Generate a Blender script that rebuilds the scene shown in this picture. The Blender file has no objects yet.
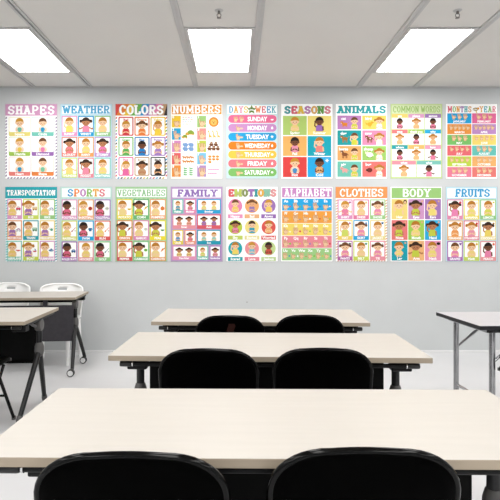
import bpy, bmesh, math, random
from mathutils import Vector, Matrix

random.seed(7)
SC = bpy.context.scene
COL = SC.collection
PI = math.pi

# ------------------------------------------------------------------ camera numbers
F = 500.0            # focal length in pixels of the 500 x 500 frame
CX, CY = 236.5, 242.0  # principal point
CAM_H = 1.28
FLOOR_PX, CEIL_PX = 352.0, 87.0
WALL_Y = F * CAM_H / (FLOOR_PX - CY)
CEIL_Z = CAM_H + (CY - CEIL_PX) / F * WALL_Y
S = WALL_Y / F       # metres per photo pixel on the end wall
ROOM_X0, ROOM_X1, ROOM_Y0 = -4.2, 4.4, -3.4


def at(px, Y):
    return (px - CX) / F * Y


def depth(py, z):
    return F * (CAM_H - z) / (py - CY)


# ------------------------------------------------------------------ materials
def lin(h, k=1.0):
    h = h.lstrip('#')
    out = []
    for i in (0, 2, 4):
        c = int(h[i:i + 2], 16) / 255
        c = c / 12.92 if c <= 0.04045 else ((c + 0.055) / 1.055) ** 2.4
        out.append(min(1.0, c * k))
    return tuple(out) + (1.0,)


def material(name, color, rough=0.5, spec=0.5, metal=0.0, noise=None, scale=8.0, stretch=(1, 1, 1),
             bump=0.0, coat=0.0):
    m = bpy.data.materials.new(name)
    m.use_nodes = True
    nt = m.node_tree
    b = nt.nodes['Principled BSDF']
    if isinstance(color, str):
        color = lin(color)
    b.inputs['Base Color'].default_value = color
    b.inputs['Roughness'].default_value = rough
    b.inputs['Specular IOR Level'].default_value = spec
    b.inputs['Metallic'].default_value = metal
    b.inputs['Coat Weight'].default_value = coat
    b.inputs['Coat Roughness'].default_value = 0.08
    tc = nt.nodes.new('ShaderNodeTexCoord')
    mp = nt.nodes.new('ShaderNodeMapping')
    mp.inputs['Scale'].default_value = stretch
    nz = nt.nodes.new('ShaderNodeTexNoise')
    nz.inputs['Scale'].default_value = scale
    nz.inputs['Detail'].default_value = 4
    nt.links.new(tc.outputs['Object'], mp.inputs['Vector'])
    nt.links.new(mp.outputs['Vector'], nz.inputs['Vector'])
    if noise:
        rp = nt.nodes.new('ShaderNodeValToRGB')
        lo = tuple(c * (1 - noise) for c in color[:3]) + (1,)
        hi = tuple(min(1, c * (1 + noise)) for c in color[:3]) + (1,)
        rp.color_ramp.elements[0].position = 0.3
        rp.color_ramp.elements[1].position = 0.7
        rp.color_ramp.elements[0].color = lo
        rp.color_ramp.elements[1].color = hi
        nt.links.new(nz.outputs['Fac'], rp.inputs['Fac'])
        nt.links.new(rp.outputs['Color'], b.inputs['Base Color'])
    if bump:
        bp = nt.nodes.new('ShaderNodeBump')
        bp.inputs['Strength'].default_value = bump
        bp.inputs['Distance'].default_value = 0.002
        nt.links.new(nz.outputs['Fac'], bp.inputs['Height'])
        nt.links.new(bp.outputs['Normal'], b.inputs['Normal'])
    return m


M = {
    'wall': material('wall_paint', (0.545, 0.562, 0.568, 1), 0.75, 0.2, noise=0.02, scale=3, bump=0.03),
    'ceiling': material('ceiling_paint', (0.70, 0.685, 0.66, 1), 0.85, 0.1, noise=0.015, scale=2),
    'ceiling_trim': material('ceiling_metal', (0.50, 0.50, 0.50, 1), 0.5, 0.3, noise=0.02),
    'slot': material('slot_shadow', (0.12, 0.12, 0.12, 1), 0.8, 0.1),
    'floor': material('floor_vinyl', (0.61, 0.61, 0.622, 1), 0.28, 0.35, noise=0.035, scale=1.6),
    'baseboard': material('baseboard_paint', (0.74, 0.74, 0.74, 1), 0.5, 0.3),
    'laminate': material('cream_laminate', (0.482, 0.453, 0.414, 1), 0.42, 0.3, noise=0.02, scale=3, stretch=(1, 14, 1)),
    'edge': material('beige_edge_band', (0.33, 0.275, 0.21, 1), 0.5, 0.3, noise=0.03),
    'black_metal': material('black_powder_coat', (0.005, 0.005, 0.0055, 1), 0.45, 0.2),
    'dark_panel': material('black_panel', (0.004, 0.004, 0.004, 1), 0.5, 0.06),
    'panel': material('lit_panel', (0.045, 0.042, 0.048, 1), 0.5, 0.2, noise=0.1, scale=30),  # lighter copy of the black panel, its lit look put into the colour
    'black_plastic': material('black_plastic', (0.010, 0.010, 0.010, 1), 0.35, 0.45),
    'grey_plastic': material('grey_plastic', (0.095, 0.092, 0.09, 1), 0.45, 0.3),
    'leg_metal': material('graphite_leg_metal', (0.008, 0.008, 0.009, 1), 0.35, 0.35),
    'chrome': material('chrome_steel', (0.62, 0.62, 0.62, 1), 0.22, 0.5, metal=1.0),
    'steel': material('grey_steel_tube', (0.40, 0.40, 0.41, 1), 0.2, 0.5, metal=0.92, noise=0.15, scale=14),
    'vinyl': material('black_vinyl', (0.0006, 0.0006, 0.0006, 1), 0.4, 0.012),
    'tube': material('black_gloss_tube', (0.0006, 0.0006, 0.0006, 1), 0.12, 0.17),
    'patch': material('dark_red_patch', (0.025, 0.006, 0.004, 1), 0.6, 0.2),
    'white_plastic': material('white_plastic', (0.88, 0.88, 0.87, 1), 0.35, 0.4),
    'wheel': material('grey_wheel_rubber', (0.75, 0.75, 0.75, 1), 0.5, 0.3),
    'table_white': material('white_laminate', (0.47, 0.465, 0.485, 1), 0.35, 0.35, noise=0.01),
    'black_edge': material('black_edge_band', (0.012, 0.012, 0.014, 1), 0.5, 0.3),
    'brass': material('dull_metal', (0.22, 0.21, 0.2, 1), 0.35, 0.5, metal=0.8),
}


def emitter(name, col, strength):
    m = bpy.data.materials.new(name)
    m.use_nodes = True
    nt = m.node_tree
    nt.nodes.clear()
    e = nt.nodes.new('ShaderNodeEmission')
    e.inputs['Color'].default_value = col
    e.inputs['Strength'].default_value = strength
    o = nt.nodes.new('ShaderNodeOutputMaterial')
    nt.links.new(e.outputs['Emission'], o.inputs['Surface'])
    return m


LAMP = 16.0
LAMP_COL = (1.0, 0.985, 0.965, 1)
M['diffuser'] = emitter('led_diffuser', LAMP_COL, LAMP)

# printed paper: the colours sit in a per-face colour attribute
mp_ = bpy.data.materials.new('printed_paper')
mp_.use_nodes = True
_b = mp_.node_tree.nodes['Principled BSDF']
_a = mp_.node_tree.nodes.new('ShaderNodeAttribute')
_a.attribute_name = 'print'
mp_.node_tree.links.new(_a.outputs['Color'], _b.inputs['Base Color'])
_b.inputs['Roughness'].default_value = 0.6
_b.inputs['Specular IOR Level'].default_value = 0.12
M['print'] = mp_


# ------------------------------------------------------------------ object helpers
def obj(name, bm, mats, parent=None, smooth=False, loc=None):
    me = bpy.data.meshes.new(name)
    bmesh.ops.recalc_face_normals(bm, faces=bm.faces)
    bm.to_mesh(me)
    bm.free()
    if not isinstance(mats, (list, tuple)):
        mats = [mats]
    for m in mats:
        me.materials.append(m)
    if smooth:
        for p in me.polygons:
            p.use_smooth = True
        if hasattr(me, 'set_sharp_from_angle'):
            me.set_sharp_from_angle(angle=math.radians(42))
    o = bpy.data.objects.new(name, me)
    COL.objects.link(o)
    if parent:
        o.parent = parent
    if loc:
        o.location = loc
    return o


def tag(o, label, cat, group=None):
    o['label'] = label
    o['category'] = cat
    if group:
        o['group'] = group
    return o


def thing(name, label, cat, loc=(0, 0, 0), rz=0.0, group=None):
    o = bpy.data.objects.new(name, None)
    o.empty_display_size = 0.05
    COL.objects.link(o)
    o.location = loc
    o.rotation_euler = (0, 0, rz)
    return tag(o, label, cat, group)


def copy_thing(root, loc, rz, label, group=None):
    r = root.copy()
    COL.objects.link(r)
    r.location = loc
    r.rotation_euler = (0, 0, rz)
    r['label'] = label
    if group:
        r['group'] = group
    for ch in [c for c in COL.objects if c.parent == root]:
        c = ch.copy()
        COL.objects.link(c)
        c.parent = r
        for g in [q for q in COL.objects if q.parent == ch]:
            d = g.copy()
            COL.objects.link(d)
            d.parent = c
    return r


def struct(name, bm, mats, smooth=False):
    o = obj(name, bm, mats, None, smooth)
    o['kind'] = 'structure'
    return o


def add_box(bm, x0, x1, y0, y1, z0, z1, bevel=0.0, segs=2, mat=0):
    r = bmesh.ops.create_cube(bm, size=1.0)
    vs = r['verts']
    for v in vs:
        v.co = Vector(((x0 + x1) / 2 + v.co.x * (x1 - x0), (y0 + y1) / 2 + v.co.y * (y1 - y0),
                       (z0 + z1) / 2 + v.co.z * (z1 - z0)))
    fs = set(f for v in vs for f in v.link_faces)
    for f in fs:
        f.material_index = mat
    if bevel:
        es = list(set(e for v in vs for e in v.link_edges))
        bmesh.ops.bevel(bm, geom=es, offset=bevel, segments=segs, affect='EDGES', profile=0.5)
    return bm


def box(*a, **k):
    return add_box(bmesh.new(), *a, **k)


def add_tube(bm, pts, r, segs=12, closed=False, rs=None, mat=0):
    pts = [Vector(p) for p in pts]
    n = len(pts)
    rings = []
    up = None
    for i, p in enumerate(pts):
        if closed:
            t = (pts[(i + 1) % n] - pts[i - 1]).normalized()
        elif i == 0:
            t = (pts[1] - p).normalized()
        elif i == n - 1:
            t = (p - pts[-2]).normalized()
        else:
            t = ((pts[i + 1] - p).normalized() + (p - pts[i - 1]).normalized()).normalized()
        if up is None:
            ref = Vector((0, 0, 1)) if abs(t.z) < 0.9 else Vector((1, 0, 0))
            up = (ref - t * ref.dot(t)).normalized()
        else:
            up = (up - t * up.dot(t)).normalized()
        side = t.cross(up)
        rr = rs[i] if rs else r
        rings.append([bm.verts.new(p + (up * math.cos(2 * PI * k / segs) + side * math.sin(2 * PI * k / segs)) * rr)
                      for k in range(segs)])
    m = n if closed else n - 1
    for i in range(m):
        a, b = rings[i], rings[(i + 1) % n]
        for k in range(segs):
            f = bm.faces.new((a[k], a[(k + 1) % segs], b[(k + 1) % segs], b[k]))
            f.material_index = mat
    if not closed:
        for rg in (rings[0], rings[-1]):
            f = bm.faces.new(rg)
            f.material_index = mat
    return bm


def tube(pts, r, **k):
    return add_tube(bmesh.new(), pts, r, **k)


def add_lathe(bm, prof, axis='Z', origin=(0, 0, 0), segs=20, mat=0):
    o = Vector(origin)
    rings = []
    for r, h in prof:
        ring = []
        for k in range(segs):
            a = 2 * PI * k / segs
            c, s = r * math.cos(a), r * math.sin(a)
            v = {'Z': (c, s, h), 'X': (h, c, s), 'Y': (c, h, s)}[axis]
            ring.append(bm.verts.new(o + Vector(v)))
        rings.append(ring)
    for a, b in zip(rings, rings[1:]):
        for k in range(segs):
            f = bm.faces.new((a[k], a[(k + 1) % segs], b[(k + 1) % segs], b[k]))
            f.material_index = mat
    for rg in (rings[0], rings[-1]):
        bm.faces.new(rg).material_index = mat
    return bm


def lathe(prof, **k):
    return add_lathe(bmesh.new(), prof, **k)


def arc_path(pts, rad, n=6):
    """round the inner corners of a poly line"""
    pts = [Vector(p) for p in pts]
    out = [pts[0]]
    for i in range(1, len(pts) - 1):
        p, a, b = pts[i], pts[i - 1], pts[i + 1]
        da, db = (a - p), (b - p)
        r = min(rad, da.length * 0.49, db.length * 0.49)
        s, e = p + da.normalized() * r, p + db.normalized() * r
        for k in range(n + 1):
            t = k / n
            out.append(s * (1 - t) ** 2 + p * 2 * t * (1 - t) + e * t ** 2)
    out.append(pts[-1])
    return out


# ================================================================== ROOM SHELL
struct('floor', box(ROOM_X0 - .1, ROOM_X1 + .1, ROOM_Y0 - .1, WALL_Y + .12, -0.1, 0.0), M['floor'])
struct('wall_back', box(ROOM_X0 - .1, ROOM_X1 + .1, WALL_Y, WALL_Y + .12, 0, CEIL_Z), M['wall'])
struct('wall_left', box(ROOM_X0 - .12, ROOM_X0, ROOM_Y0, WALL_Y, 0, CEIL_Z), M['wall'])
struct('wall_right', box(ROOM_X1, ROOM_X1 + .12, ROOM_Y0, WALL_Y, 0, CEIL_Z), M['wall'])
struct('wall_front', box(ROOM_X0 - .1, ROOM_X1 + .1, ROOM_Y0 - .12, ROOM_Y0, 0, CEIL_Z), M['wall'])
struct('baseboard_back', box(ROOM_X0, ROOM_X1, WALL_Y - .012, WALL_Y, 0, 0.022, bevel=.003), M['baseboard'])
struct('baseboard_left', box(ROOM_X0, ROOM_X0 + .012, ROOM_Y0, WALL_Y - .012, 0, 0.022, bevel=.003), M['baseboard'])
struct('baseboard_right', box(ROOM_X1 - .012, ROOM_X1, ROOM_Y0, WALL_Y - .012, 0, 0.022, bevel=.003), M['baseboard'])

COLS = [-0.1425 + k * 1.885 for k in (-2, -1, 0, 1, 2)]
HALF = 0.30          # half the width of a light column between its rails
RAIL = 0.058         # width of the metal rail
# ceiling slab: wide panels between the light columns, tiles inside them
bm = box(ROOM_X0 - .1, ROOM_X1 + .1, ROOM_Y0 - .1, WALL_Y + .12, CEIL_Z, CEIL_Z + .1)
struct('ceiling', bm, M['ceiling'])
n_ = 0
for cx in COLS:
    for sgn in (-1, 1):
        a = cx + sgn * HALF
        b = cx + sgn * (HALF + RAIL)
        x0, x1 = min(a, b), max(a, b)
        if x0 < ROOM_X0 or x1 > ROOM_X1:
            continue
        n_ += 1
        w = (x1 - x0)
        dark = abs(cx - COLS[1]) < .01
        bm = bmesh.new()
        # two flat flanges with a slot between them, the slot roof set back
        y0, y1 = ROOM_Y0, WALL_Y - .001
        add_box(bm, x0, x0 + w * .40, y0, y1, CEIL_Z - .012, CEIL_Z + .002, bevel=.0015, segs=1)
        add_box(bm, x1 - w * .40, x1, y0, y1, CEIL_Z - .012, CEIL_Z + .002, bevel=.0015, segs=1)
        add_box(bm, x0 + w * .39, x1 - w * .39, y0, y1, CEIL_Z - (.002 if dark else .009), CEIL_Z + .002, mat=1)
        struct('trim_%d' % n_, bm, [M['ceiling_trim'], M['slot'] if dark else M['ceiling_trim']])
n_ += 1
struct('trim_%d' % n_, box(ROOM_X0, ROOM_X1, WALL_Y - .022, WALL_Y, CEIL_Z - .014, CEIL_Z, bevel=.002), M['ceiling_trim'])

# ------------------------------------------------------------------ ceiling lights
LY0 = F * (CEIL_Z - CAM_H) / (CY - 28.5)
LY1 = F * (CEIL_Z - CAM_H) / (CY - 71)
LCY = (LY0 + LY1) / 2
LW, LL = 0.532, LY1 - LY0
FW = 0.60


def light_meshes():
    bm = bmesh.new()
    z0, z1 = -.012, 0.0
    hx, hy = FW / 2 - .002, LL / 2 + .028
    for (a, b, c, d) in ((-hx, hx, -hy, -LL / 2), (-hx, hx, LL / 2, hy),
                         (-hx, -LW / 2, -LL / 2, LL / 2), (LW / 2, hx, -LL / 2, LL / 2)):
        add_box(bm, a, b, c, d, z0, z1, bevel=.002, segs=1)
    di = box(-LW / 2 - .001, LW / 2 + .001, -LL / 2 - .001, LL / 2 + .001, -.007, -.002)
    return bm, di


lt = thing('ceiling_light', 'glowing ceiling light panel cut off by the photo edge, above the shapes poster', 'light',
           (COLS[1], LCY, CEIL_Z), 0, 'ceiling light panels')
fb, db = light_meshes()
obj('light_frame', fb, M['ceiling_trim'], lt)
obj('light_diffuser', db, M['diffuser'], lt)
copy_thing(lt, (COLS[2], LCY, CEIL_Z), 0, 'glowing ceiling light panel above the numbers and days posters')
copy_thing(lt, (COLS[3], LCY, CEIL_Z), 0, 'glowing ceiling light panel above the animals and common words posters')

# the rest of the room's lamps (overhead, behind the viewer and off to the right, all unseen) as plain area lamps
for yy in (LCY, LCY - 2.55, LCY - 5.1, LCY - 7.4):
    for cx in COLS[1:4] + [COLS[4], COLS[0] + .25]:
        if yy == LCY and cx != COLS[4]:  # in this row only an extra right-hand lamp, added to brighten the right wall
            continue
        L = bpy.data.lights.new('room_light', 'AREA')
        L.shape = 'RECTANGLE'
        L.size, L.size_y = LW, LL
        L.energy = LAMP * LW * LL * PI * (0.72 if yy == LCY - 2.55 else 1.0)
        L.color = LAMP_COL[:3]
        lo = bpy.data.objects.new('room_light', L)
        COL.objects.link(lo)
        lo.location = (cx, yy, CEIL_Z - .015)


# ------------------------------------------------------------------ sprinklers
def sprinkler(px, label):
    Y = F * (CEIL_Z - CAM_H) / (CY - 10.5)
    t = thing('fire_sprinkler', label, 'sprinkler', (at(px, Y), Y, CEIL_Z), 0, 'ceiling sprinkler heads')
    obj('escutcheon', lathe([(.008, -.006), (.026, -.006), (.034, 0.0), (.008, 0.0)], segs=24), M['ceiling_trim'], t, True)
    bm = lathe([(.009, -.004), (.011, -.014), (.011, -.024), (.006, -.028)], segs=14)
    obj('nozzle', bm, M['brass'], t, True)
    bm = bmesh.new()
    for s in (-1, 1):
        add_tube(bm, [(s * .007, 0, -.022), (s * .016, 0, -.034), (s * .013, 0, -.048), (0, 0, -.056)], .0032, segs=8)
    obj('yoke', bm, M['brass'], t, True)
    obj('deflector', lathe([(.002, -.055), (.017, -.057), (.017, -.060), (.004, -.063)], segs=16), M['brass'], t, True)


sprinkler(219, 'small sprinkler head on the ceiling near the central light panel')
sprinkler(457.5, 'small sprinkler head on the ceiling above the light panel over the common words poster')


# ================================================================== PRINTED POSTERS
U = S / 6.24         # poster drawing unit in metres (a poster is 326 x 470 units)
PW, PH = 326.0, 470.0
K = 0.77


class Ink:
    """flat printed shapes on stacked paper layers; x right, y down, in poster units"""

    def __init__(self):
        self.v, self.f, self.c = [], [], []

    def poly(self, pts, col, z=1.0):
        i = len(self.v)
        dz = (len(self.f) % 16) * 9e-6
        for x, y in pts:
            self.v.append(((x - PW / 2) * U, -z * 0.0008 - dz, (PH - y) * U))
        self.f.append(tuple(range(i, i + len(pts))))
        if isinstance(col, str):
            white = min(int(col[k:k + 2], 16) for k in (1, 3, 5)) > 232
            col = lin(col, 0.93 if white else K)
        self.c.append(col)

    def rect(self, x0, y0, x1, y1, col, z=1.0, r=0.0):
        if r <= 0:
            return self.poly([(x0, y0), (x1, y0), (x1, y1), (x0, y1)], col, z)
        pts = []
        for (cx, cy, a0) in ((x1 - r, y0 + r, -90), (x1 - r, y1 - r, 0), (x0 + r, y1 - r, 90), (x0 + r, y0 + r, 180)):
            for k in range(5):
                a = math.radians(a0 + 90 * k / 4)
                pts.append((cx + r * math.cos(a), cy + r * math.sin(a)))
        self.poly(pts, col, z)

    def disc(self, cx, cy, rx, col, z=1.0, ry=None, n=16, a0=0, a1=360):
        ry = ry or rx
        full = abs(a1 - a0) >= 360
        m = n if full else n + 1
        self.poly([(cx + rx * math.cos(math.radians(a0 + (a1 - a0) * k / n)),
                    cy + ry * math.sin(math.radians(a0 + (a1 - a0) * k / n))) for k in range(m)], col, z)

    def line(self, p, q, w, col, z=1.0):
        dx, dy = q[0] - p[0], q[1] - p[1]
        l = math.hypot(dx, dy) or 1
        nx, ny = -dy / l * w / 2, dx / l * w / 2
        self.poly([(p[0] + nx, p[1] + ny), (q[0] + nx, q[1] + ny), (q[0] - nx, q[1] - ny), (p[0] - nx, p[1] - ny)], col, z)

    def build(self, name, parent, thick=None):
        me = bpy.data.meshes.new(name)
        v, f, c = list(self.v), list(self.f), list(self.c)
        if thick:                       # a real sheet: give the first polygon a back and edges
            x0, z0 = min(p[0] for p in v), min(p[2] for p in v)
            x1, z1 = max(p[0] for p in v), max(p[2] for p in v)
            i = len(v)
            y = v[0][1]
            for yy in (y, 0.0):
                v += [(x0, yy, z0), (x1, yy, z0), (x1, yy, z1), (x0, yy, z1)]
            for k in range(4):
                a, b = i + k, i + (k + 1) % 4
                f.append((a, b, b + 4, a + 4))
                c.append(lin('#a8a8ac'))  # grey sides carry on the painted shadow line of the sheet
            f.append((i + 7, i + 6, i + 5, i + 4))
            c.append(lin('#a8a8ac'))
        me.from_pydata(v, [], f)
        at_ = me.attributes.new('print', 'FLOAT_COLOR', 'CORNER')
        k = 0
        for p, col in zip(me.polygons, c):
            for _ in range(p.loop_total):
                at_.data[k].color = col
                k += 1
        me.materials.append(M['print'])
        me.update()
        # all faces look into the room (-y)
        bm = bmesh.new()
        bm.from_mesh(me)
        for fc in bm.faces:
            if fc.normal.y > 0.5 and not (thick and fc.calc_center_median().y > -1e-6):
                fc.normal_flip()
        bm.to_mesh(me)
        bm.free()
        o = bpy.data.objects.new(name, me)
        COL.objects.link(o)
        o.parent = parent
        return o


# ---- slab-serif capitals drawn as strokes in a unit box (x right, y up)
def _arc(cx, cy, rx, ry, a0, a1, n=8):
    return [(cx + rx * math.cos(math.radians(a0 + (a1 - a0) * k / n)), cy + ry * math.sin(math.radians(a0 + (a1 - a0) * k / n)))
            for k in range(n + 1)]


GL = {
    'A': ([[(.12, 0), (.5, 1), (.88, 0)], [(.27, .33), (.73, .33)]], [(.12, 0), (.88, 0), (.42, 1)]),
    'B': ([[(.18, 0), (.18, 1)], [(.05, 1), (.55, 1)] + _arc(.55, .76, .3, .24, 90, -90) + [(.18, .52)],
           [(.55, .52)] + _arc(.58, .26, .34, .26, 90, -90) + [(.05, 0)]], []),
    'C': ([_arc(.53, .5, .42, .5, 40, 320, 14), [(.87, .98), (.87, .66)]], []),
    'D': ([[(.18, 0), (.18, 1)], [(.04, 1), (.45, 1)] + _arc(.45, .5, .45, .5, 90, -90, 12) + [(.04, 0)]], []),
    'E': ([[(.18, 0), (.18, 1)], [(.04, 1), (.88, 1), (.88, .72)], [(.18, .5), (.62, .5)], [(.62, .65), (.62, .35)],
           [(.04, 0), (.9, 0), (.9, .28)]], []),
    'F': ([[(.2, 0), (.2, 1)], [(.04, 1), (.9, 1), (.9, .7)], [(.2, .5), (.65, .5)], [(.65, .65), (.65, .35)]], [(.2, 0)]),
    'G': ([_arc(.5, .5, .42, .5, 45, 360, 14), [(.5, .45), (1.0, .45)], [(.88, .45), (.88, .05)], [(.84, .98), (.84, .7)]], []),
    'H': ([[(.18, 0), (.18, 1)], [(.82, 0), (.82, 1)], [(.18, .5), (.82, .5)]], [(.18, 0), (.18, 1), (.82, 0), (.82, 1)]),
    'I': ([[(.5, 0), (.5, 1)]], [(.5, 0), (.5, 1)]),
    'J': ([[(.65, 1), (.65, .3)] + _arc(.38, .3, .27, .3, 0, -180)], [(.65, 1)]),
    'K': ([[(.18, 0), (.18, 1)], [(.85, 1), (.2, .42)], [(.38, .58), (.88, 0)]], [(.18, 0), (.18, 1), (.82, 1), (.85, 0)]),
    'L': ([[(.2, 0), (.2, 1)], [(.05, 0), (.9, 0), (.9, .32)]], [(.2, 1)]),
    'M': ([[(.12, 0), (.12, 1), (.5, .25), (.88, 1), (.88, 0)]], [(.12, 0), (.88, 0), (.08, 1), (.92, 1)]),
    'N': ([[(.15, 0), (.15, 1), (.82, 0), (.82, 1)]], [(.15, 0), (.1, 1), (.82, 1)]),
    'O': ([_arc(.5, .5, .42, .5, 0, 360, 18)], []),
    'P': ([[(.2, 0), (.2, 1)], [(.05, 1), (.55, 1)] + _arc(.55, .73, .34, .27, 90, -90) + [(.2, .46)]], [(.2, 0)]),
    'Q': ([_arc(.5, .5, .42, .5, 0, 360, 18), [(.55, .25), (.92, -.1)]], []),
    'R': ([[(.18, 0), (.18, 1)], [(.04, 1), (.55, 1)] + _arc(.55, .74, .32, .26, 90, -90) + [(.18, .48)],
           [(.5, .48), (.86, 0)]], [(.18, 0), (.88, 0)]),
    'S': ([_arc(.5, .75, .36, .25, 30, 270, 10) + _arc(.5, .25, .38, .25, 90, -150, 10), [(.86, .98), (.86, .7)],
           [(.13, .3), (.13, .02)]], []),
    'T': ([[(.5, 0), (.5, 1)], [(.06, .7), (.06, 1), (.94, 1), (.94, .7)]], [(.5, 0)]),
    'U': ([[(.18, 1), (.18, .35)] + _arc(.5, .35, .32, .35, 180, 360) + [(.82, 1)]], [(.18, 1), (.82, 1)]),
    'V': ([[(.12, 1), (.5, 0), (.88, 1)]], [(.12, 1), (.88, 1)]),
    'W': ([[(.08, 1), (.29, 0), (.5, .8), (.71, 0), (.92, 1)]], [(.08, 1), (.92, 1)]),
    'X': ([[(.12, 1), (.88, 0)], [(.12, 0), (.88, 1)]], [(.12, 0), (.88, 0), (.12, 1), (.88, 1)]),
    'Y': ([[(.12, 1), (.5, .5), (.88, 1)], [(.5, .5), (.5, 0)]], [(.12, 1), (.88, 1), (.5, 0)]),
    'Z': ([[(.12, .75), (.12, 1), (.88, 1), (.12, 0), (.9, 0), (.9, .28)]], []),
}
NARROW = {'I': .55, 'J': .8, 'M': 1.25, 'W': 1.3, ' ': .5, 'L': .92, 'F': .92}


def slab(ink, word, x0, x1, y0, y1, cols, z=3.0, wt=.2, gap=.14, outline=None):
    """word set in slab capitals to fill the box; cols is one colour or one per letter"""
    if isinstance(cols, str):
        cols = [cols]
    tot = sum(NARROW.get(c, 1) for c in word) + gap * (len(word) - 1)
    w1 = (x1 - x0) / tot
    h = y1 - y0
    x = x0
    for i, ch in enumerate(word):
        w = w1 * NARROW.get(ch, 1)
        if ch in GL:
            ws = w1 * wt                      # stroke weight in units
            ins = ws / 2
            P = lambda p: (x + ins * .6 + p[0] * (w - ins * 1.2), y1 - ins * .8 - p[1] * (h - ins * 1.6))
            for pas in ((1, 0) if outline else (0,)):
                col = outline if pas else cols[i % len(cols)]
                g = (1.55 if outline == '#ffffff' else 1.3) if pas else 1.0
                zz = z - .6 * pas
                for st in GL[ch][0]:
                    q = [P(p) for p in st]
                    for a, b in zip(q, q[1:]):
                        vert = abs(b[0] - a[0]) < abs(b[1] - a[1]) * .4
                        ink.line(a, b, ws * (1.15 if vert else .85) * g, col, zz)
                    for p in q[1:-1]:
                        ink.disc(p[0], p[1], ws * .45 * g, col, zz, n=8)
                for s in GL[ch][1]:
                    p = P(s)
                    ink.line((p[0] - ws * 1.0 * (1.1 if pas else 1), p[1]), (p[0] + ws * 1.0 * (1.1 if pas else 1), p[1]),
                             ws * .75 * g, col, zz)
        x += w + gap * w1


# ---- small captions with Blender's built-in sans letters
_CAP = {}


def cap_mesh(word):
    if word in _CAP:
        return _CAP[word]
    cu = bpy.data.curves.new('caption', 'FONT')
    cu.body = word
    cu.size = 1.0
    cu.offset = 0.034
    cu.resolution_u = 2
    o = bpy.data.objects.new('caption', cu)
    COL.objects.link(o)
    dg = bpy.context.evaluated_depsgraph_get()
    ev = o.evaluated_get(dg)
    me = ev.to_mesh()
    vs = [(v.co.x, v.co.y) for v in me.vertices]
    fs = [tuple(p.vertices) for p in me.polygons]
    ev.to_mesh_clear()
    bpy.data.objects.remove(o)
    bpy.data.curves.remove(cu)
    _CAP[word] = (vs, fs)
    return _CAP[word]


def caption(ink, word, cx, y0, y1, col, z=3.0, wmax=None):
    vs, fs = cap_mesh(word)
    xs = [v[0] for v in vs]
    lo, hi = min(xs), max(xs)
    s = (y1 - y0) / 0.73
    sx = s
    if wmax and (hi - lo) * s > wmax:
        sx = wmax / (hi - lo)
    for f in fs:
        ink.poly([(cx + (vs[i][0] - (lo + hi) / 2) * sx, y1 - vs[i][1] * s) for i in f], col, z)


# ---- printed drawings
SKIN = ['#f9d0a8', '#efb786', '#bd8058', '#744a33', '#e0ab80']
HAIR = {'y': '#cf9434', 'b': '#74492a', 'd': '#3f2a1e', 'k': '#2a211e', 'o': '#bb7a2a'}


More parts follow.
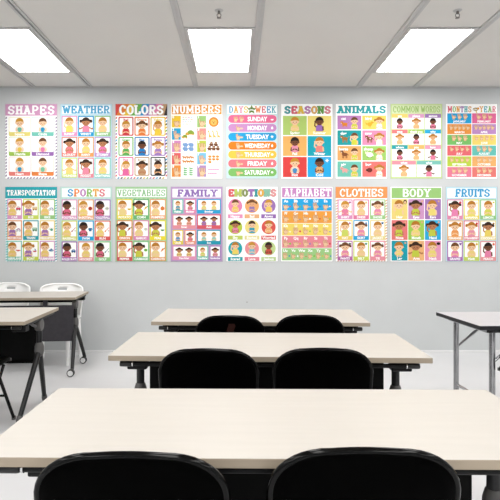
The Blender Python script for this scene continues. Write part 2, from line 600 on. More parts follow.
def kid(ink, cx, base, h, skin=0, hair='y', shirt='#f6dd6a', girl=False, z=2.0, arms=1, item=None, legs=None):
    """a child drawn to the waist: shirt, arms, head, hair, face. base = lowest y, h = whole height"""
    sk = SKIN[skin]
    hc = HAIR[hair]
    r = h * .27
    hy = base - h + r * 1.2
    sw = h * .235
    ny = hy + r * .8
    # shirt
    if legs:
        ink.rect(cx - sw * .7, base - h * .16, cx - sw * .08, base, sk, z, r=2)
        ink.rect(cx + sw * .08, base - h * .16, cx + sw * .7, base, sk, z, r=2)
        base -= h * .12
    ink.poly([(cx - sw * .45, ny), (cx + sw * .45, ny), (cx + sw * .95, ny + h * .09), (cx + sw * 1.08, base),
              (cx - sw * 1.08, base), (cx - sw * .95, ny + h * .09)], shirt, z + .2)
    ink.rect(cx - r * .25, ny - r * .2, cx + r * .25, ny + h * .045, sk, z + .4, r=2)
    # arms bent over the chest
    if arms == 1:
        for s in (-1, 1):
            ink.line((cx + s * sw * 1.0, ny + h * .14), (cx + s * sw * 1.12, base - h * .08), h * .075, sk, z + .5)
            ink.line((cx + s * sw * 1.12, base - h * .09), (cx + s * sw * .3, base - h * .18), h * .065, sk, z + .6)
            ink.disc(cx + s * sw * .28, base - h * .19, h * .055, sk, z + .7, n=10)
    elif arms == 2:
        ink.line((cx + sw * 1.0, ny + h * .12), (cx + sw * 1.1, base - h * .06), h * .1, sk, z + .5)
        ink.line((cx - sw * .95, ny + h * .18), (cx - sw * 1.45, ny + h * .05), h * .09, sk, z + .5)
        ink.line((cx - sw * 1.42, ny + h * .08), (cx - sw * 1.25, hy + r * .1), h * .085, sk, z + .6)
        ink.disc(cx - sw * 1.22, hy, h * .07, sk, z + .9, n=10)
    elif arms == 3:
        for s in (-1, 1):
            ink.line((cx + s * sw * .95, ny + h * .14), (cx + s * sw * 1.75, base - h * .2), h * .09, sk, z + .5)
            ink.disc(cx + s * sw * 1.85, base - h * .24, h * .065, sk, z + .6, n=10)
    # hair behind, head, ears
    if girl:
        for s in (-1, 1):
            ink.poly([(cx + s * r * .85, hy - r * .65), (cx + s * r * 1.5, hy - r * .62), (cx + s * r * 1.62, hy - r * .05),
                      (cx + s * r * 1.35, hy + r * .22), (cx + s * r * 1.0, hy - r * .1)], hc, z + .4)
    for s in (-1, 1):
        ink.disc(cx + s * r * .98, hy + r * .1, r * .2, sk, z + .8, n=8)
    ink.disc(cx, hy - r * .16, r * 1.06, hc, z + .7, n=18)
    ink.disc(cx, hy + r * .08, r * .93, sk, z + 1.0, ry=r * .88, n=18)
    # fringe
    ink.poly([(cx + r * 1.02 * math.cos(math.radians(a)), hy - r * .14 - r * 1.0 * math.sin(math.radians(a)))
              for a in range(18, 163, 12)], hc, z + 1.2)
    ink.poly([(cx - r * .97, hy - r * .5), (cx + r * .97, hy - r * .5), (cx + r * .8, hy - r * .22), (cx + r * .2, hy - r * .36),
              (cx - r * .8, hy - r * .18)], hc, z + 1.2)
    # face
    for s in (-1, 1):
        ink.disc(cx + s * r * .36, hy + r * .18, r * .11, '#4a2c20', z + 1.4, n=8)
        ink.disc(cx + s * r * .55, hy + r * .42, r * .13, '#f0a58e' if skin in (0, 1, 4) else '#a65f48', z + 1.3, n=8)
    ink.poly([(cx - r * .2, hy + r * .48), (cx + r * .2, hy + r * .48), (cx + r * .1, hy + r * .58), (cx - r * .1, hy + r * .58)],
             '#b5553f', z + 1.4)
    if item:
        ink.disc(cx, base - h * .17, h * .17, item, z + 1.0, n=14)
        for s in (-1, 1):
            ink.disc(cx + s * h * .16, base - h * .13, h * .05, sk, z + 1.2, n=8)


def hand(ink, cx, cy, s, n=None, z=2.0, sk='#f6cfa6'):
    """a signing hand: cuff, palm, fingers up, thumb"""
    n = 5 if n is None else n
    edge = '#b9784a'
    ink.rect(cx - s * .22, cy + s * .28, cx + s * .22, cy + s * .52, sk, z)
    ink.disc(cx, cy + s * .16, s * .31, edge, z + .1, ry=s * .29, n=14)
    ink.disc(cx, cy + s * .16, s * .26, sk, z + .3, ry=s * .25, n=14)
    for k in range(4):
        x = cx - s * .255 + k * s * .17
        up = .52 - .05 * abs(k - 1.5) if k < n else .18
        ink.line((x, cy), (x + (k - 1.5) * s * .03, cy - s * up), s * .15, edge, z + .1)
        ink.line((x, cy + s * .05), (x + (k - 1.5) * s * .03, cy - s * up + s * .02), s * .09, sk, z + .4)
    ink.line((cx + s * .2, cy + s * .22), (cx + s * .46, cy - s * (.05 if n >= 5 else -.08)), s * .14, sk, z + .4)


def star(ink, cx, cy, r, col, z=2.0, n=5, ri=.45):
    for k in range(n):
        a = 2 * PI * k / n - PI / 2
        d = PI / n
        ink.poly([(cx, cy), (cx + r * ri * math.cos(a - d), cy + r * ri * math.sin(a - d)), (cx + r * math.cos(a), cy + r * math.sin(a)),
                  (cx + r * ri * math.cos(a + d), cy + r * ri * math.sin(a + d))], col, z)


def beast(ink, cx, cy, s, col, kind, z=2.0, face='#fff3df'):
    """little printed animals, side on"""
    dk = '#4a3326'
    if kind == 'bird':
        ink.disc(cx, cy, s * .45, col, z, ry=s * .36)
        ink.disc(cx + s * .4, cy - s * .3, s * .24, col, z)
        ink.poly([(cx + s * .6, cy - s * .36), (cx + s * .85, cy - s * .28), (cx + s * .6, cy - s * .2)], '#f08a2c', z + .2)
        ink.poly([(cx - s * .35, cy - s * .05), (cx - s * .85, cy - s * .4), (cx - s * .6, cy + s * .15)], col, z)
        ink.disc(cx + s * .44, cy - s * .34, s * .05, dk, z + .3, n=8)
        for q in (-.1, .12):
            ink.line((cx + s * q, cy + s * .3), (cx + s * q, cy + s * .6), s * .07, '#f08a2c', z)
        return
    if kind == 'bug':
        ink.disc(cx, cy, s * .5, col, z, ry=s * .42)
        ink.disc(cx - s * .48, cy, s * .2, dk, z)
        ink.line((cx - s * .4, cy), (cx + s * .5, cy), s * .06, dk, z + .2)
        for q in (-.2, .12, .32):
            for e in (-1, 1):
                ink.disc(cx + s * q, cy + e * s * .2, s * .08, dk, z + .2, n=8)
        return
    long = kind in ('horse', 'cow', 'dog')
    bw = .55 if long else .5
    by = cy - (s * .05 if long else 0)
    ink.disc(cx, by, s * bw, col, z, ry=s * .32)
    if kind == 'sheep':
        for k in range(9):
            a = 2 * PI * k / 9
            ink.disc(cx + s * .42 * math.cos(a), by + s * .26 * math.sin(a), s * .2, col, z, n=10)
    for q in (-.38, -.2, .22, .4):
        ink.rect(cx + s * q - s * .06, by + s * .15, cx + s * q + s * .06, by + s * (.72 if long else .5), col if kind != 'sheep' else dk, z - .1)
    hx, hy = cx - s * .55, by - s * (.5 if kind == 'horse' else .3)
    if kind == 'horse':
        ink.poly([(cx - s * .6, hy), (cx - s * .42, hy - s * .1), (cx - s * .1, by - s * .05), (cx - s * .45, by + s * .1)], col, z)
        ink.line((cx - s * .4, hy - s * .12), (cx - s * .15, by - s * .2), s * .1, dk, z + .2)
    ink.disc(hx, hy, s * .27, col if kind != 'sheep' else face, z + .2, ry=s * .23)
    for e in (-1, 1):
        ink.poly([(hx + e * s * .08, hy - s * .16), (hx + e * s * .28, hy - s * .36), (hx + e * s * .24, hy - s * .08)], col, z + .1)
        ink.disc(hx + e * s * .1, hy - s * .03, s * .04, dk, z + .4, n=8)
    ink.disc(hx - s * .06, hy + s * .1, s * .1, face if kind != 'pig' else '#e08a90', z + .3, ry=s * .07, n=8)
    ink.line((cx + s * .5, by - s * .1), (cx + s * .75, by - s * (.42 if kind in ('dog', 'cat') else -.2)), s * .08,
             dk if kind == 'horse' else col, z)
    if kind == 'cow':
        ink.disc(cx + s * .1, by - s * .05, s * .15, '#fbe9d8', z + .2, n=8)


def vehicle(ink, cx, cy, s, kind, col, z=2.4):
    dk = '#3a3a44'
    if kind in ('car', 'bus', 'train'):
        h = .28 if kind == 'car' else .5
        ink.rect(cx - s * .55, cy - s * h, cx + s * .55, cy + s * .22, col, z, r=s * .1)
        if kind == 'car':
            ink.poly([(cx - s * .35, cy - s * .2), (cx - s * .2, cy - s * .55), (cx + s * .25, cy - s * .55), (cx + s * .4, cy - s * .2)], col, z)
            ink.poly([(cx - s * .22, cy - s * .22), (cx - s * .13, cy - s * .46), (cx + s * .2, cy - s * .46), (cx + s * .28, cy - s * .22)], '#d9eef8', z + .2)
        else:
            for q in (-.38, -.1, .18):
                ink.rect(cx + s * q, cy - s * .36, cx + s * q + s * .2, cy - s * .1, '#e6f4fa', z + .2)
        for q in (-.32, .32):
            ink.disc(cx + s * q, cy + s * .24, s * .15, dk, z + .3, n=12)
    elif kind in ('bike', 'motorcycle'):
        for q in (-.36, .36):
            ink.disc(cx + s * q, cy + s * .15, s * .26, dk, z, n=14)
            ink.disc(cx + s * q, cy + s * .15, s * .17, '#ffffff', z + .1, n=14)
        ink.line((cx - s * .36, cy + s * .15), (cx - s * .05, cy - s * .25), s * .1, col, z + .3)
        ink.line((cx + s * .36, cy + s * .15), (cx + s * .2, cy - s * .4), s * .1, col, z + .3)
        ink.line((cx - s * .2, cy - s * .22), (cx + s * .26, cy - s * .22), s * (.22 if kind == 'motorcycle' else .09), col, z + .3)
    elif kind == 'plane':
        ink.disc(cx, cy, s * .6, col, z, ry=s * .14)
        ink.poly([(cx - s * .1, cy), (cx + s * .2, cy), (cx - s * .15, cy + s * .42)], col, z)
        ink.poly([(cx - s * .55, cy), (cx - s * .35, cy), (cx - s * .6, cy - s * .35)], col, z)
    elif kind == 'helicopter':
        ink.disc(cx + s * .1, cy, s * .35, col, z, ry=s * .28)
        ink.line((cx - s * .1, cy - s * .05), (cx - s * .65, cy - s * .2), s * .1, col, z)
        ink.line((cx - s * .4, cy - s * .4), (cx + s * .6, cy - s * .4), s * .06, dk, z)
        ink.line((cx + s * .1, cy - s * .4), (cx + s * .1, cy - s * .2), s * .06, dk, z)
    elif kind == 'boat':
        ink.poly([(cx - s * .5, cy + s * .1), (cx + s * .5, cy + s * .1), (cx + s * .3, cy + s * .4), (cx - s * .3, cy + s * .4)], col, z)
        ink.poly([(cx, cy + s * .05), (cx, cy - s * .55), (cx + s * .4, cy + s * .05)], '#3c78b8', z)
    else:   # submarine
        ink.disc(cx, cy, s * .6, col, z, ry=s * .26)
        ink.rect(cx - s * .12, cy - s * .45, cx + s * .15, cy - s * .1, col, z)
        for q in (-.25, .05, .32):
            ink.disc(cx + s * q, cy, s * .08, '#e6f4fa', z + .2, n=8)


def blob(ink, cx, cy, s, kind, col, z=2.4):
    """produce, balls and clothes as small printed pictures"""
    if kind == 'ball':
        ink.disc(cx, cy, s * .45, col, z)
        ink.line((cx - s * .4, cy), (cx + s * .4, cy), s * .06, '#3a2a2a', z + .2)
        ink.line((cx, cy - s * .4), (cx, cy + s * .4), s * .06, '#3a2a2a', z + .2)
    elif kind == 'round':
        ink.disc(cx, cy + s * .05, s * .42, col, z)
        ink.line((cx, cy - s * .3), (cx + s * .12, cy - s * .55), s * .1, '#5c9a48', z + .2)
    elif kind == 'long':
        ink.poly([(cx - s * .42, cy + s * .45), (cx - s * .1, cy - s * .3), (cx + s * .3, cy - s * .4), (cx + s * .25, cy - s * .05)], col, z)
        ink.poly([(cx + s * .2, cy - s * .3), (cx + s * .55, cy - s * .6), (cx + s * .42, cy - s * .2)], '#6aa84f', z + .2)
    elif kind == 'moon':
        ink.poly([(cx + .42 * s * math.cos(math.radians(a)), cy + .42 * s * math.sin(math.radians(a))) for a in range(10, 171, 16)]
                 + [(cx - s * .2, cy + s * .05), (cx + s * .2, cy + s * .05)], col, z)
    elif kind == 'grapes':
        for a, b in ((-.25, -.2), (.05, -.2), (.32, -.2), (-.1, .05), (.2, .05), (.05, .3)):
            ink.disc(cx + a * s, cy + b * s, s * .18, col, z, n=10)
    elif kind == 'shirt':
        ink.poly([(cx - s * .3, cy - s * .35), (cx + s * .3, cy - s * .35), (cx + s * .55, cy), (cx + s * .3, cy + s * .05), (cx + s * .3, cy + s * .4),
                  (cx - s * .3, cy + s * .4), (cx - s * .3, cy + s * .05), (cx - s * .55, cy)], col, z)
    elif kind == 'dress':
        ink.poly([(cx - s * .15, cy - s * .4), (cx + s * .15, cy - s * .4), (cx + s * .42, cy + s * .4), (cx - s * .42, cy + s * .4)], col, z)
    elif kind == 'stick':
        ink.line((cx - s * .4, cy + s * .4), (cx + s * .4, cy - s * .45), s * .13, col, z)
        ink.disc(cx - s * .4, cy + s * .4, s * .16, col, z)
        ink.disc(cx + s * .3, cy + s * .3, s * .12, '#8a8a92', z)
    elif kind == 'drop':
        ink.poly([(cx, cy - s * .5), (cx + s * .32, cy + s * .05), (cx + s * .2, cy + s * .4), (cx - s * .2, cy + s * .4), (cx - s * .32, cy + s * .05)], col, z)
    elif kind == 'flake':
        for k in range(3):
            a = PI * k / 3
            ink.line((cx - s * .5 * math.cos(a), cy - s * .5 * math.sin(a)), (cx + s * .5 * math.cos(a), cy + s * .5 * math.sin(a)), s * .13, col, z)
    else:
        ink.disc(cx, cy, s * .36, col, z, ry=s * .3)


# ---- poster frame pieces
POSTERS = {}


def poster(key, col, row, title_word, desc):
    """an Empty at the sheet's foot; returns the root"""
    x0s = [5.1, 60.0, 115.2, 170.5, 225.9, 280.7, 335.2, 390.1, 445.3]
    cxp = x0s[col] + 26.2
    bot = 179.1 if row == 0 else 261.9
    t = thing('hanging_poster', desc, 'poster', ((cxp - CX) * S, WALL_Y - 0.0015, CAM_H - (bot - CY) * S), 0, 'teaching posters on the end wall')
    POSTERS[key] = t
    return t


def paper(root, col='#fdfdfc', edge='#c4c4c8', deco=None):
    ink = Ink()
    ink.rect(0, 0, PW, PH, '#c4c4c8', 1.0)  # grey margin paints the shadow line round the sheet
    ink.rect(2, 1.5, PW - 3, PH - 3, col, 1.3)
    if deco:
        deco(ink)
    ink.build('paper_sheet', root, thick=True)


def dashes(cols, y0=80, w=9, step=20, ln=11):
    def f(ink):
        k = 0
        y = y0
        while y < PH - 16:
            for x in (3, PW - 3 - w):
                ink.poly([(x, y + 6), (x + w, y), (x + w, y + ln), (x, y + ln + 6)], cols[k % len(cols)], 1.8)
            k += 1
            y += step
        x = 12
        while x < PW - 22:
            ink.poly([(x + 6, PH - 3 - w), (x + 6 + ln, PH - 3 - w), (x + ln, PH - 3), (x, PH - 3)], cols[k % len(cols)], 1.8)
            k += 1
            x += step
    return f


def gingham(col, y0=3):
    def f(ink):
        c = lin(col)
        n = 14
        for k in range(0, 23):
            x = 3 + k * n
            if k % 2 == 0:
                ink.rect(x, y0, min(x + n, PW - 3), PH - 3, col, 1.6)
        for k in range(0, 33):
            y = y0 + k * n
            if k % 2 == 0 and y < PH - 4:
                ink.rect(3, y, PW - 3, min(y + n, PH - 3), col, 1.7)
    return f


def title_band(root, word, col, lcol, box_, tx, ty, outline=None, wt=.2, gap=.14, deco=None, z=2.0):
    b = None
    if col:
        ink = Ink()
        ink.rect(*box_, col, z)
        if deco:
            deco(ink)
        b = ink.build('title_band', root)
    ink = Ink()
    if isinstance(word, str):
        word = [(word, tx[0], tx[1], lcol)]
    for w_, a, c, cc in word:
        slab(ink, w_, a, c, ty[0], ty[1], cc, z + 2.2, wt, gap, outline)
    t = ink.build('title_lettering', b or root)
    return b


def card(root, x0, y0, x1, y1, border, draw, word=None, style='frame', cap_h=25, capcol='#ffffff', fill='#fffefb', wcol=None):
    """one picture card: frame with a caption strip, drawing and caption as its pieces"""
    ink = Ink()
    cx = (x0 + x1) / 2
    w = x1 - x0
    if style == 'frame':          # solid coloured card, white window, caption on the colour
        ink.rect(x0, y0, x1, y1, border, 2.2, r=3)
        ink.rect(x0 + 7, y0 + 7, x1 - 7, y1 - cap_h, fill, 2.6)
        py0, py1 = y0 + 9, y1 - cap_h
        c0, c1 = y1 - cap_h + 5, y1 - 6
    elif style == 'outline':      # thin outline, white window, strip at the foot
        ink.rect(x0, y0, x1, y1, border, 2.2, r=8)
        ink.rect(x0 + 2, y0 + 2, x1 - 2, y1 - cap_h, fill, 2.6, r=6)
        py0, py1 = y0 + 5, y1 - cap_h
        c0, c1 = y1 - cap_h + 4, y1 - 5
    elif style == 'thick':        # heavy outline, word above the figure
        ink.rect(x0, y0, x1, y1, border, 2.2, r=8)
        ink.rect(x0 + 7, y0 + 7, x1 - 7, y1 - 7, fill, 2.6, r=4)
        py0, py1 = y0 + 24, y1 - 7
        c0, c1 = y0 + 11, y0 + 25
    elif style == 'fill':
        ink.rect(x0, y0, x1, y1, border, 2.2)
        py0, py1 = y0 + 6, y1 - cap_h + 4
        c0, c1 = y1 - cap_h + 5, y1 - 6
    elif style == 'top':          # caption strip on top, white below
        ink.rect(x0, y0, x1, y1, fill, 2.2)
        ink.rect(x0, y0, x1, y0 + cap_h, border, 2.6)
        py0, py1 = y0 + cap_h + 2, y1 - 2
        c0, c1 = y0 + 5, y0 + cap_h - 5
    elif style == 'circle':
        ink.disc(cx, y0 + w / 2, w / 2, border, 2.2, n=32)
        ink.rect(x0 - 2, y1 - cap_h, x1 + 2, y1, wcol or border, 2.2)
        py0, py1 = y0 + 4, y0 + w - 7
        c0, c1 = y1 - cap_h + 4, y1 - 5
    o = ink.build('picture_card', root)
    if draw:
        d = Ink()
        draw(d, cx, py0, py1, w)
        if d.f:
            d.build('printed_drawing', o)
    if word:
        c = Ink()
        caption(c, word, cx, c0, c1, capcol, 5.0, wmax=w - 8)
        c.build('caption_lettering', o)
    return o


def k_(skin, hair, shirt, girl=False, dx=0.0, arms=1, item=None, extra=None, hs=1.0, legs=None):
    def f(ink, cx, y0, y1, w):
        h = (y1 - y0) * hs
        kid(ink, cx + dx * w, y1, h, skin, hair, shirt, girl, 3.0, arms, item, legs)
        if extra:
            extra(ink, cx, y0, y1, w)
    return f


def grid(xs, ys):
    return [(a[0], b[0], a[1], b[1]) for b in ys for a in xs]


RAINBOW = ['#e4605c', '#f2a048', '#f0c93f', '#7cc06a', '#3aa8d8', '#a878c0', '#ec84b0']
TITLE = ['#e8697a', '#8fc86a', '#f0ab4e', '#b07cc4', '#2fb0b8', '#f2c84a', '#ef8db4', '#57b7e4']
WHT = '#ffffff'
G3X = [(10, 108), (113, 211), (216, 316)]

# ---------------------------------------------------------------- 1 SHAPES
p = poster('shapes', 0, 0, 'SHAPES', 'poster headed SHAPES in white on a pink band, six child pictures')
paper(p, '#fdfdfd', deco=dashes(['#8d7f9c', '#a493b4']))
title_band(p, 'SHAPES', '#e3a6cf', WHT, (2, 2, 324, 74), (16, 310), (11, 68), wt=.24, gap=.08)
for i, (q, c, w_, it) in enumerate(zip(grid([(24, 158), (166, 304)], [(84, 202), (208, 326), (332, 450)]),
                                   ['#f3e480', '#79cbbb', '#a6cc58', '#9a68b2', '#f2857c', '#f08b45'],
                                   ['Square', 'Circle', 'Triangle', 'Diamond', 'Heart', 'Shape'],
                                   ['#6fbfa8', '#2a9ccc', '#f4cf56', '#ec7fb0', '#2a9ccc', '#7cc9a8'])):
    def ex(ink, cx, y0, y1, w, it=it, i=i):
        (blob if i not in (0, 3) else blob)(ink, cx + w * .3, y0 + 14, 16, 'dot', it)
    card(p, q[0], q[1], q[2], q[3], c, k_(0, 'y' if i % 2 == 0 else 'b', '#fdeedd', item=it, extra=ex), w_, 'outline')

# ---------------------------------------------------------------- 2 WEATHER
p = poster('weather', 1, 0, 'WEATHER', 'poster headed WEATHER in blue letters on pale blue, nine pictures')
paper(p, '#d8f0f8', '#bfe4f2', gingham('#c3e8f5'))
title_band(p, 'WEATHER', '#eaf7fb', '#56b2de', (12, 10, 314, 64), (16, 310), (12, 62), outline='#ffffff', wt=.25, gap=.06)
cc = ['#e89ac9', '#27a3dd', '#99cf8d', '#f08678', '#f5a45e', '#c39bd2', '#d6e679', '#f0919f', '#8dd5c9']
ww = ['SUNNY', 'WINDY', 'SNOWY', 'CLOUDY', 'RAINY', 'STORMY', 'THUNDER', 'FOGGY', 'LIGHTNING']
kk = [k_(0, 'o', '#f6e06c', arms=2), k_(2, 'd', '#f090b0', True, arms=3), k_(0, 'o', '#f8d890'), k_(2, 'd', '#ef7f86', True),
      k_(0, 'o', '#f6dd7c'), k_(2, 'd', '#ef7fb4', True), k_(0, 'o', '#f4e084', arms=3), k_(2, 'd', '#f090a8', True, arms=2), k_(0, 'o', '#f6e27a')]
for q, c, w_, d in zip(grid(G3X, [(76, 202), (207, 331), (337, 462)]), cc, ww, kk):
    card(p, *q, c, d, w_)

# ---------------------------------------------------------------- 3 COLORS
p = poster('colors', 2, 0, 'COLORS', 'poster headed COLORS on a rainbow striped band, nine color cards')
paper(p, '#fdfdfd', deco=dashes(['#e4605c', '#3aa8d8', '#333333', '#f0c93f', '#7cc06a', '#a878c0']))


def rb(ink):
    cols = ['#e2504a', '#f0883a', '#f6cf3f', '#74be58', '#2a9fdc', '#a578c2', '#f08cb8', '#c9a078', '#3a3434']
    n = len(cols)
    st = 322 / 7.6
    for k in range(n):
        a = 2 + (k - .9) * st
        pts = [(a + st * .9, 2), (a + st * 1.9, 2), (a + st, 74), (a, 74)]
        pts = [(min(max(x, 2), 324), y) for x, y in pts]
        ink.poly(pts, cols[k], 2.2)


title_band(p, 'COLORS', '#e2504a', WHT, (2, 2, 324, 74), (24, 302), (9, 68), outline='#d8ccc6', deco=rb, wt=.25, gap=.06)
cc = ['#d8383f', '#f2843e', '#f8d548', '#66bb5a', '#1f86cf', '#a97fca', '#ef70aa', '#cda984', '#2d2b2b']
ww = ['Red', 'Orange', 'Yellow', 'Green', 'Blue', 'Purple', 'Pink', 'Brown', 'Black']
kk = [k_(0, 'y', '#d8383f'), k_(0, 'b', '#f2843e', True), k_(1, 'o', '#f8d548', arms=2), k_(0, 'o', '#5fb554'), k_(3, 'k', '#1f86cf'),
      k_(0, 'o', '#a97fca', True), k_(0, 'y', '#ef70aa', arms=2), k_(2, 'd', '#c79c74', True), k_(1, 'd', '#2d2b2b')]
for q, c, w_, d in zip(grid([(20, 114), (120, 214), (220, 314)], [(82, 200), (207, 325), (332, 450)]), cc, ww, kk):
    card(p, *q, c, d, w_, 'thick', capcol=c)

# ---------------------------------------------------------------- 4 NUMBERS
p = poster('numbers', 3, 0, 'NUMBERS', 'poster headed NUMBERS in white on an orange band, counting hands and animals')
paper(p, '#fdfbf0', '#f0e8d0')
title_band(p, 'NUMBERS', '#f4a74e', WHT, (8, 6, 318, 66), (14, 312), (11, 61), wt=.24, gap=.08)
lc = [('#f6cc3a', '#a3cf7e'), ('#2ba8da', '#f29a96'), ('#d98fc6', '#bfd14c'), ('#e8686c', '#7dc8ec'), ('#f0953f', '#b893c9')]


def count_pics(r, side):
    def f(ink, cx, y0, y1, w):
        x0 = cx - w / 2 + 60
        x1 = cx + w / 2 - 5
        mx, my = (x0 + x1) / 2, (y0 + y1) / 2 + 6
        hand(ink, cx - w / 2 + 30, my, 54, [0, 1, 2, 3, 4, 5, 3, 3, 3, 4][r * 2 + side], 3.0)
        caption(ink, str(r * 2 + side), cx - w / 2 + 9, y0 - 1, y0 + 15, WHT, 4.0)
        n = r * 2 + side
        if n == 0:
            for k in range(4):
                yy = y0 + 7 + k * 14
                x = x0 + 6
                for j in range(4):
                    l = random.uniform(9, 20)
                    ink.rect(x, yy, min(x + l, x1 - 4), yy + 4, ['#f0a060', '#8cc88c', '#d08cc0', '#88c0e0'][(j + k) % 4], 3)
                    x += l + 4
        elif n == 1:
            ink.disc(mx, my - 4, 31, '#df8f34', 3, n=22)
            ink.disc(mx, my - 3, 20, '#f6c264', 3.3)
            for s in (-1, 1):
                ink.disc(mx + s * 7, my - 6, 2.4, '#4a3326', 3.6, n=8)
            ink.disc(mx, my + 2, 4, '#7a4a2c', 3.6, n=8)
        elif n == 2:
            for a, b, s in ((-22, 14, 16), (14, -6, 24)):
                ink.disc(mx + a, my + b, s, '#8aa63c', 3, n=14, a0=180, a1=360)
                ink.rect(mx + a - s, my + b, mx + a + s, my + b + 4, '#e0a83a', 3)
                ink.disc(mx + a - s, my + b - 1, s * .38, '#e0a83a', 3.2, n=10)
                for e in (-.6, .6):
                    ink.rect(mx + a + e * s - 3, my + b + 3, mx + a + e * s + 3, my + b + 9, '#e0a83a', 3)
        elif n == 3:
            for a in (-26, 0, 26):
                ink.line((mx + a - 5, my - 24), (mx + a, my + 8), 6, '#f2c04a', 3)
                ink.disc(mx + a - 8, my - 24, 6, '#f2c04a', 3.2, ry=4, n=10)
                ink.disc(mx + a + 4, my + 8, 9, '#f2c04a', 3, ry=6, n=10)
                for e in (-2, 9):
                    ink.rect(mx + a + e, my + 10, mx + a + e + 3, my + 24, '#d89a34', 3)
        else:
            spec = {4: (2, 2, '#7fa6d8', 13), 5: (0, 0, '#7a4c30', 10), 6: (3, 2, '#d98a3c', 10), 7: (3, 3, '#e9963e', 8),
                    8: (2, 4, '#7cc080', 9), 9: (5, 2, '#e68cc0', 6)}[n]
            if n == 5:
                pts = [(-14, -14), (14, -14), (-26, 12), (0, 12), (26, 12)]
            else:
                pts = []
                for j in range(spec[1]):
                    for i in range(spec[0]):
                        if n == 7 and j == 2 and i > 0:
                            continue
                        if n == 9 and j == 1 and i == 4:
                            continue
                        pts.append(((i - (spec[0] - 1) / 2) * (68 / max(spec[0], 2)) * 1.05, (j - (spec[1] - 1) / 2) * 52 / spec[1]))
            for a, b in pts:
                s = spec[3] * 1.25
                X, Y_ = mx + a, my + b - 2
                ink.disc(X, Y_, s, spec[2], 3, ry=s * (.8 if n in (4, 5, 7) else .42), n=10)
                ink.disc(X - s * .8, Y_ - s * .3, s * .42, spec[2], 3.2, n=8)
                if n in (4, 5, 6):
                    for e in (-.5, .5):
                        ink.rect(X + e * s - 2, Y_ + s * .3, X + e * s + 2, Y_ + s * .95, spec[2], 3)
                if n == 5:
                    ink.disc(X, Y_ - s * 1.0, s * .62, spec[2], 3, n=10)
                    ink.disc(X, Y_ - s * .9, s * .3, '#e8c49a', 3.3, n=8)
    return f


for r in range(5):
    y0 = 76 + r * 77
    for side, (a, b) in enumerate(((8, 160), (166, 318))):
        ink = Ink()
        y1 = y0 + 72
        ink.rect(a, y0, b, y1, '#e6dcb8', 2.0)
        ink.rect(a + 1.5, y0 + 1.5, b - 1.5, y1 - 1.5, '#fffefa', 2.3)
        ink.rect(a, y0, a + 56, y1, lc[r][side], 2.5)
        o = ink.build('picture_card', p)
        d = Ink()
        count_pics(r, side)(d, (a + b) / 2, y0, y1, b - a)
        d.build('printed_drawing', o)

# ---------------------------------------------------------------- 5 DAYS OF THE WEEK
p = poster('days', 4, 0, 'DAYS', 'poster of the days of the week as seven colored bars')
paper(p, '#e6f4f6', '#cfe8ec', gingham('#d2ecf0'))
ink = Ink()
ink.rect(8, 10, 318, 64, '#fbfdfd', 2.0)
b = ink.build('title_band', p)
ink = Ink()
slab(ink, 'DAYS', 18, 138, 16, 58, ['#57a8d8', '#f0ab4e', '#e888b0', '#f2d25a'], 4.2, .24)
ink.build('title_lettering', b)
ink = Ink()
slab(ink, 'WEEK', 182, 312, 16, 58, ['#f0904e', '#e8697a', '#57a8d8', '#57b7c4'], 4.2, .22)
ink.build('title_lettering', b)
ink = Ink()
star(ink, 160, 38, 30, '#7d9a4c', 4.6, 5, .5)
ink.disc(160, 38, 12, '#5d7c3c', 5.2)
caption(ink, 'of the', 160, 32, 44, WHT, 5.6, wmax=26)
ink.build('title_emblem', b)
for i, (dn, c) in enumerate(zip(['SUNDAY', 'MONDAY', 'TUESDAY', 'WEDNESDAY', 'THURSDAY', 'FRIDAY', 'SATURDAY'],
                                ['#ee719c', '#cf94cd', '#26a6df', '#ee8623', '#fbcd50', '#f08089', '#84c46c'])):
    y0 = 69 + i * 55.5
    ink = Ink()
    ink.rect(13, y0, 317, y0 + 52, '#f6fbfb', 2.2, r=25)
    ink.rect(14, y0 + 1, 316, y0 + 51, c, 2.5, r=24)
    o = ink.build('day_bar', p)
    ink = Ink()
    if i == 0:
        hand(ink, 60, y0 + 27, 34, 5, 3.0)
        hand(ink, 96, y0 + 27, 34, 5, 3.0)
    else:
        hand(ink, 76, y0 + 27, 38, [0, 1, 2, 3, 4, 2, 0][i], 3.0)
        ink.disc(98, y0 + 30, 9, '#f8d2aa', 3.0, ry=5)
    {0: lambda: blob(ink, 288, y0 + 26, 24, 'moon', WHT, 3), 2: lambda: blob(ink, 288, y0 + 26, 20, 'flake', WHT, 3)}.get(
        i, lambda: blob(ink, 288, y0 + 26, 22, 'drop' if i % 2 else 'dot', WHT, 3))()
    ink.build('printed_drawing', o)
    ink = Ink()
    wd = min(160, 20.5 * len(dn))
    caption(ink, dn, 196, y0 + 12, y0 + 40, WHT, 5.0, wmax=wd)
    ink.build('caption_lettering', o)

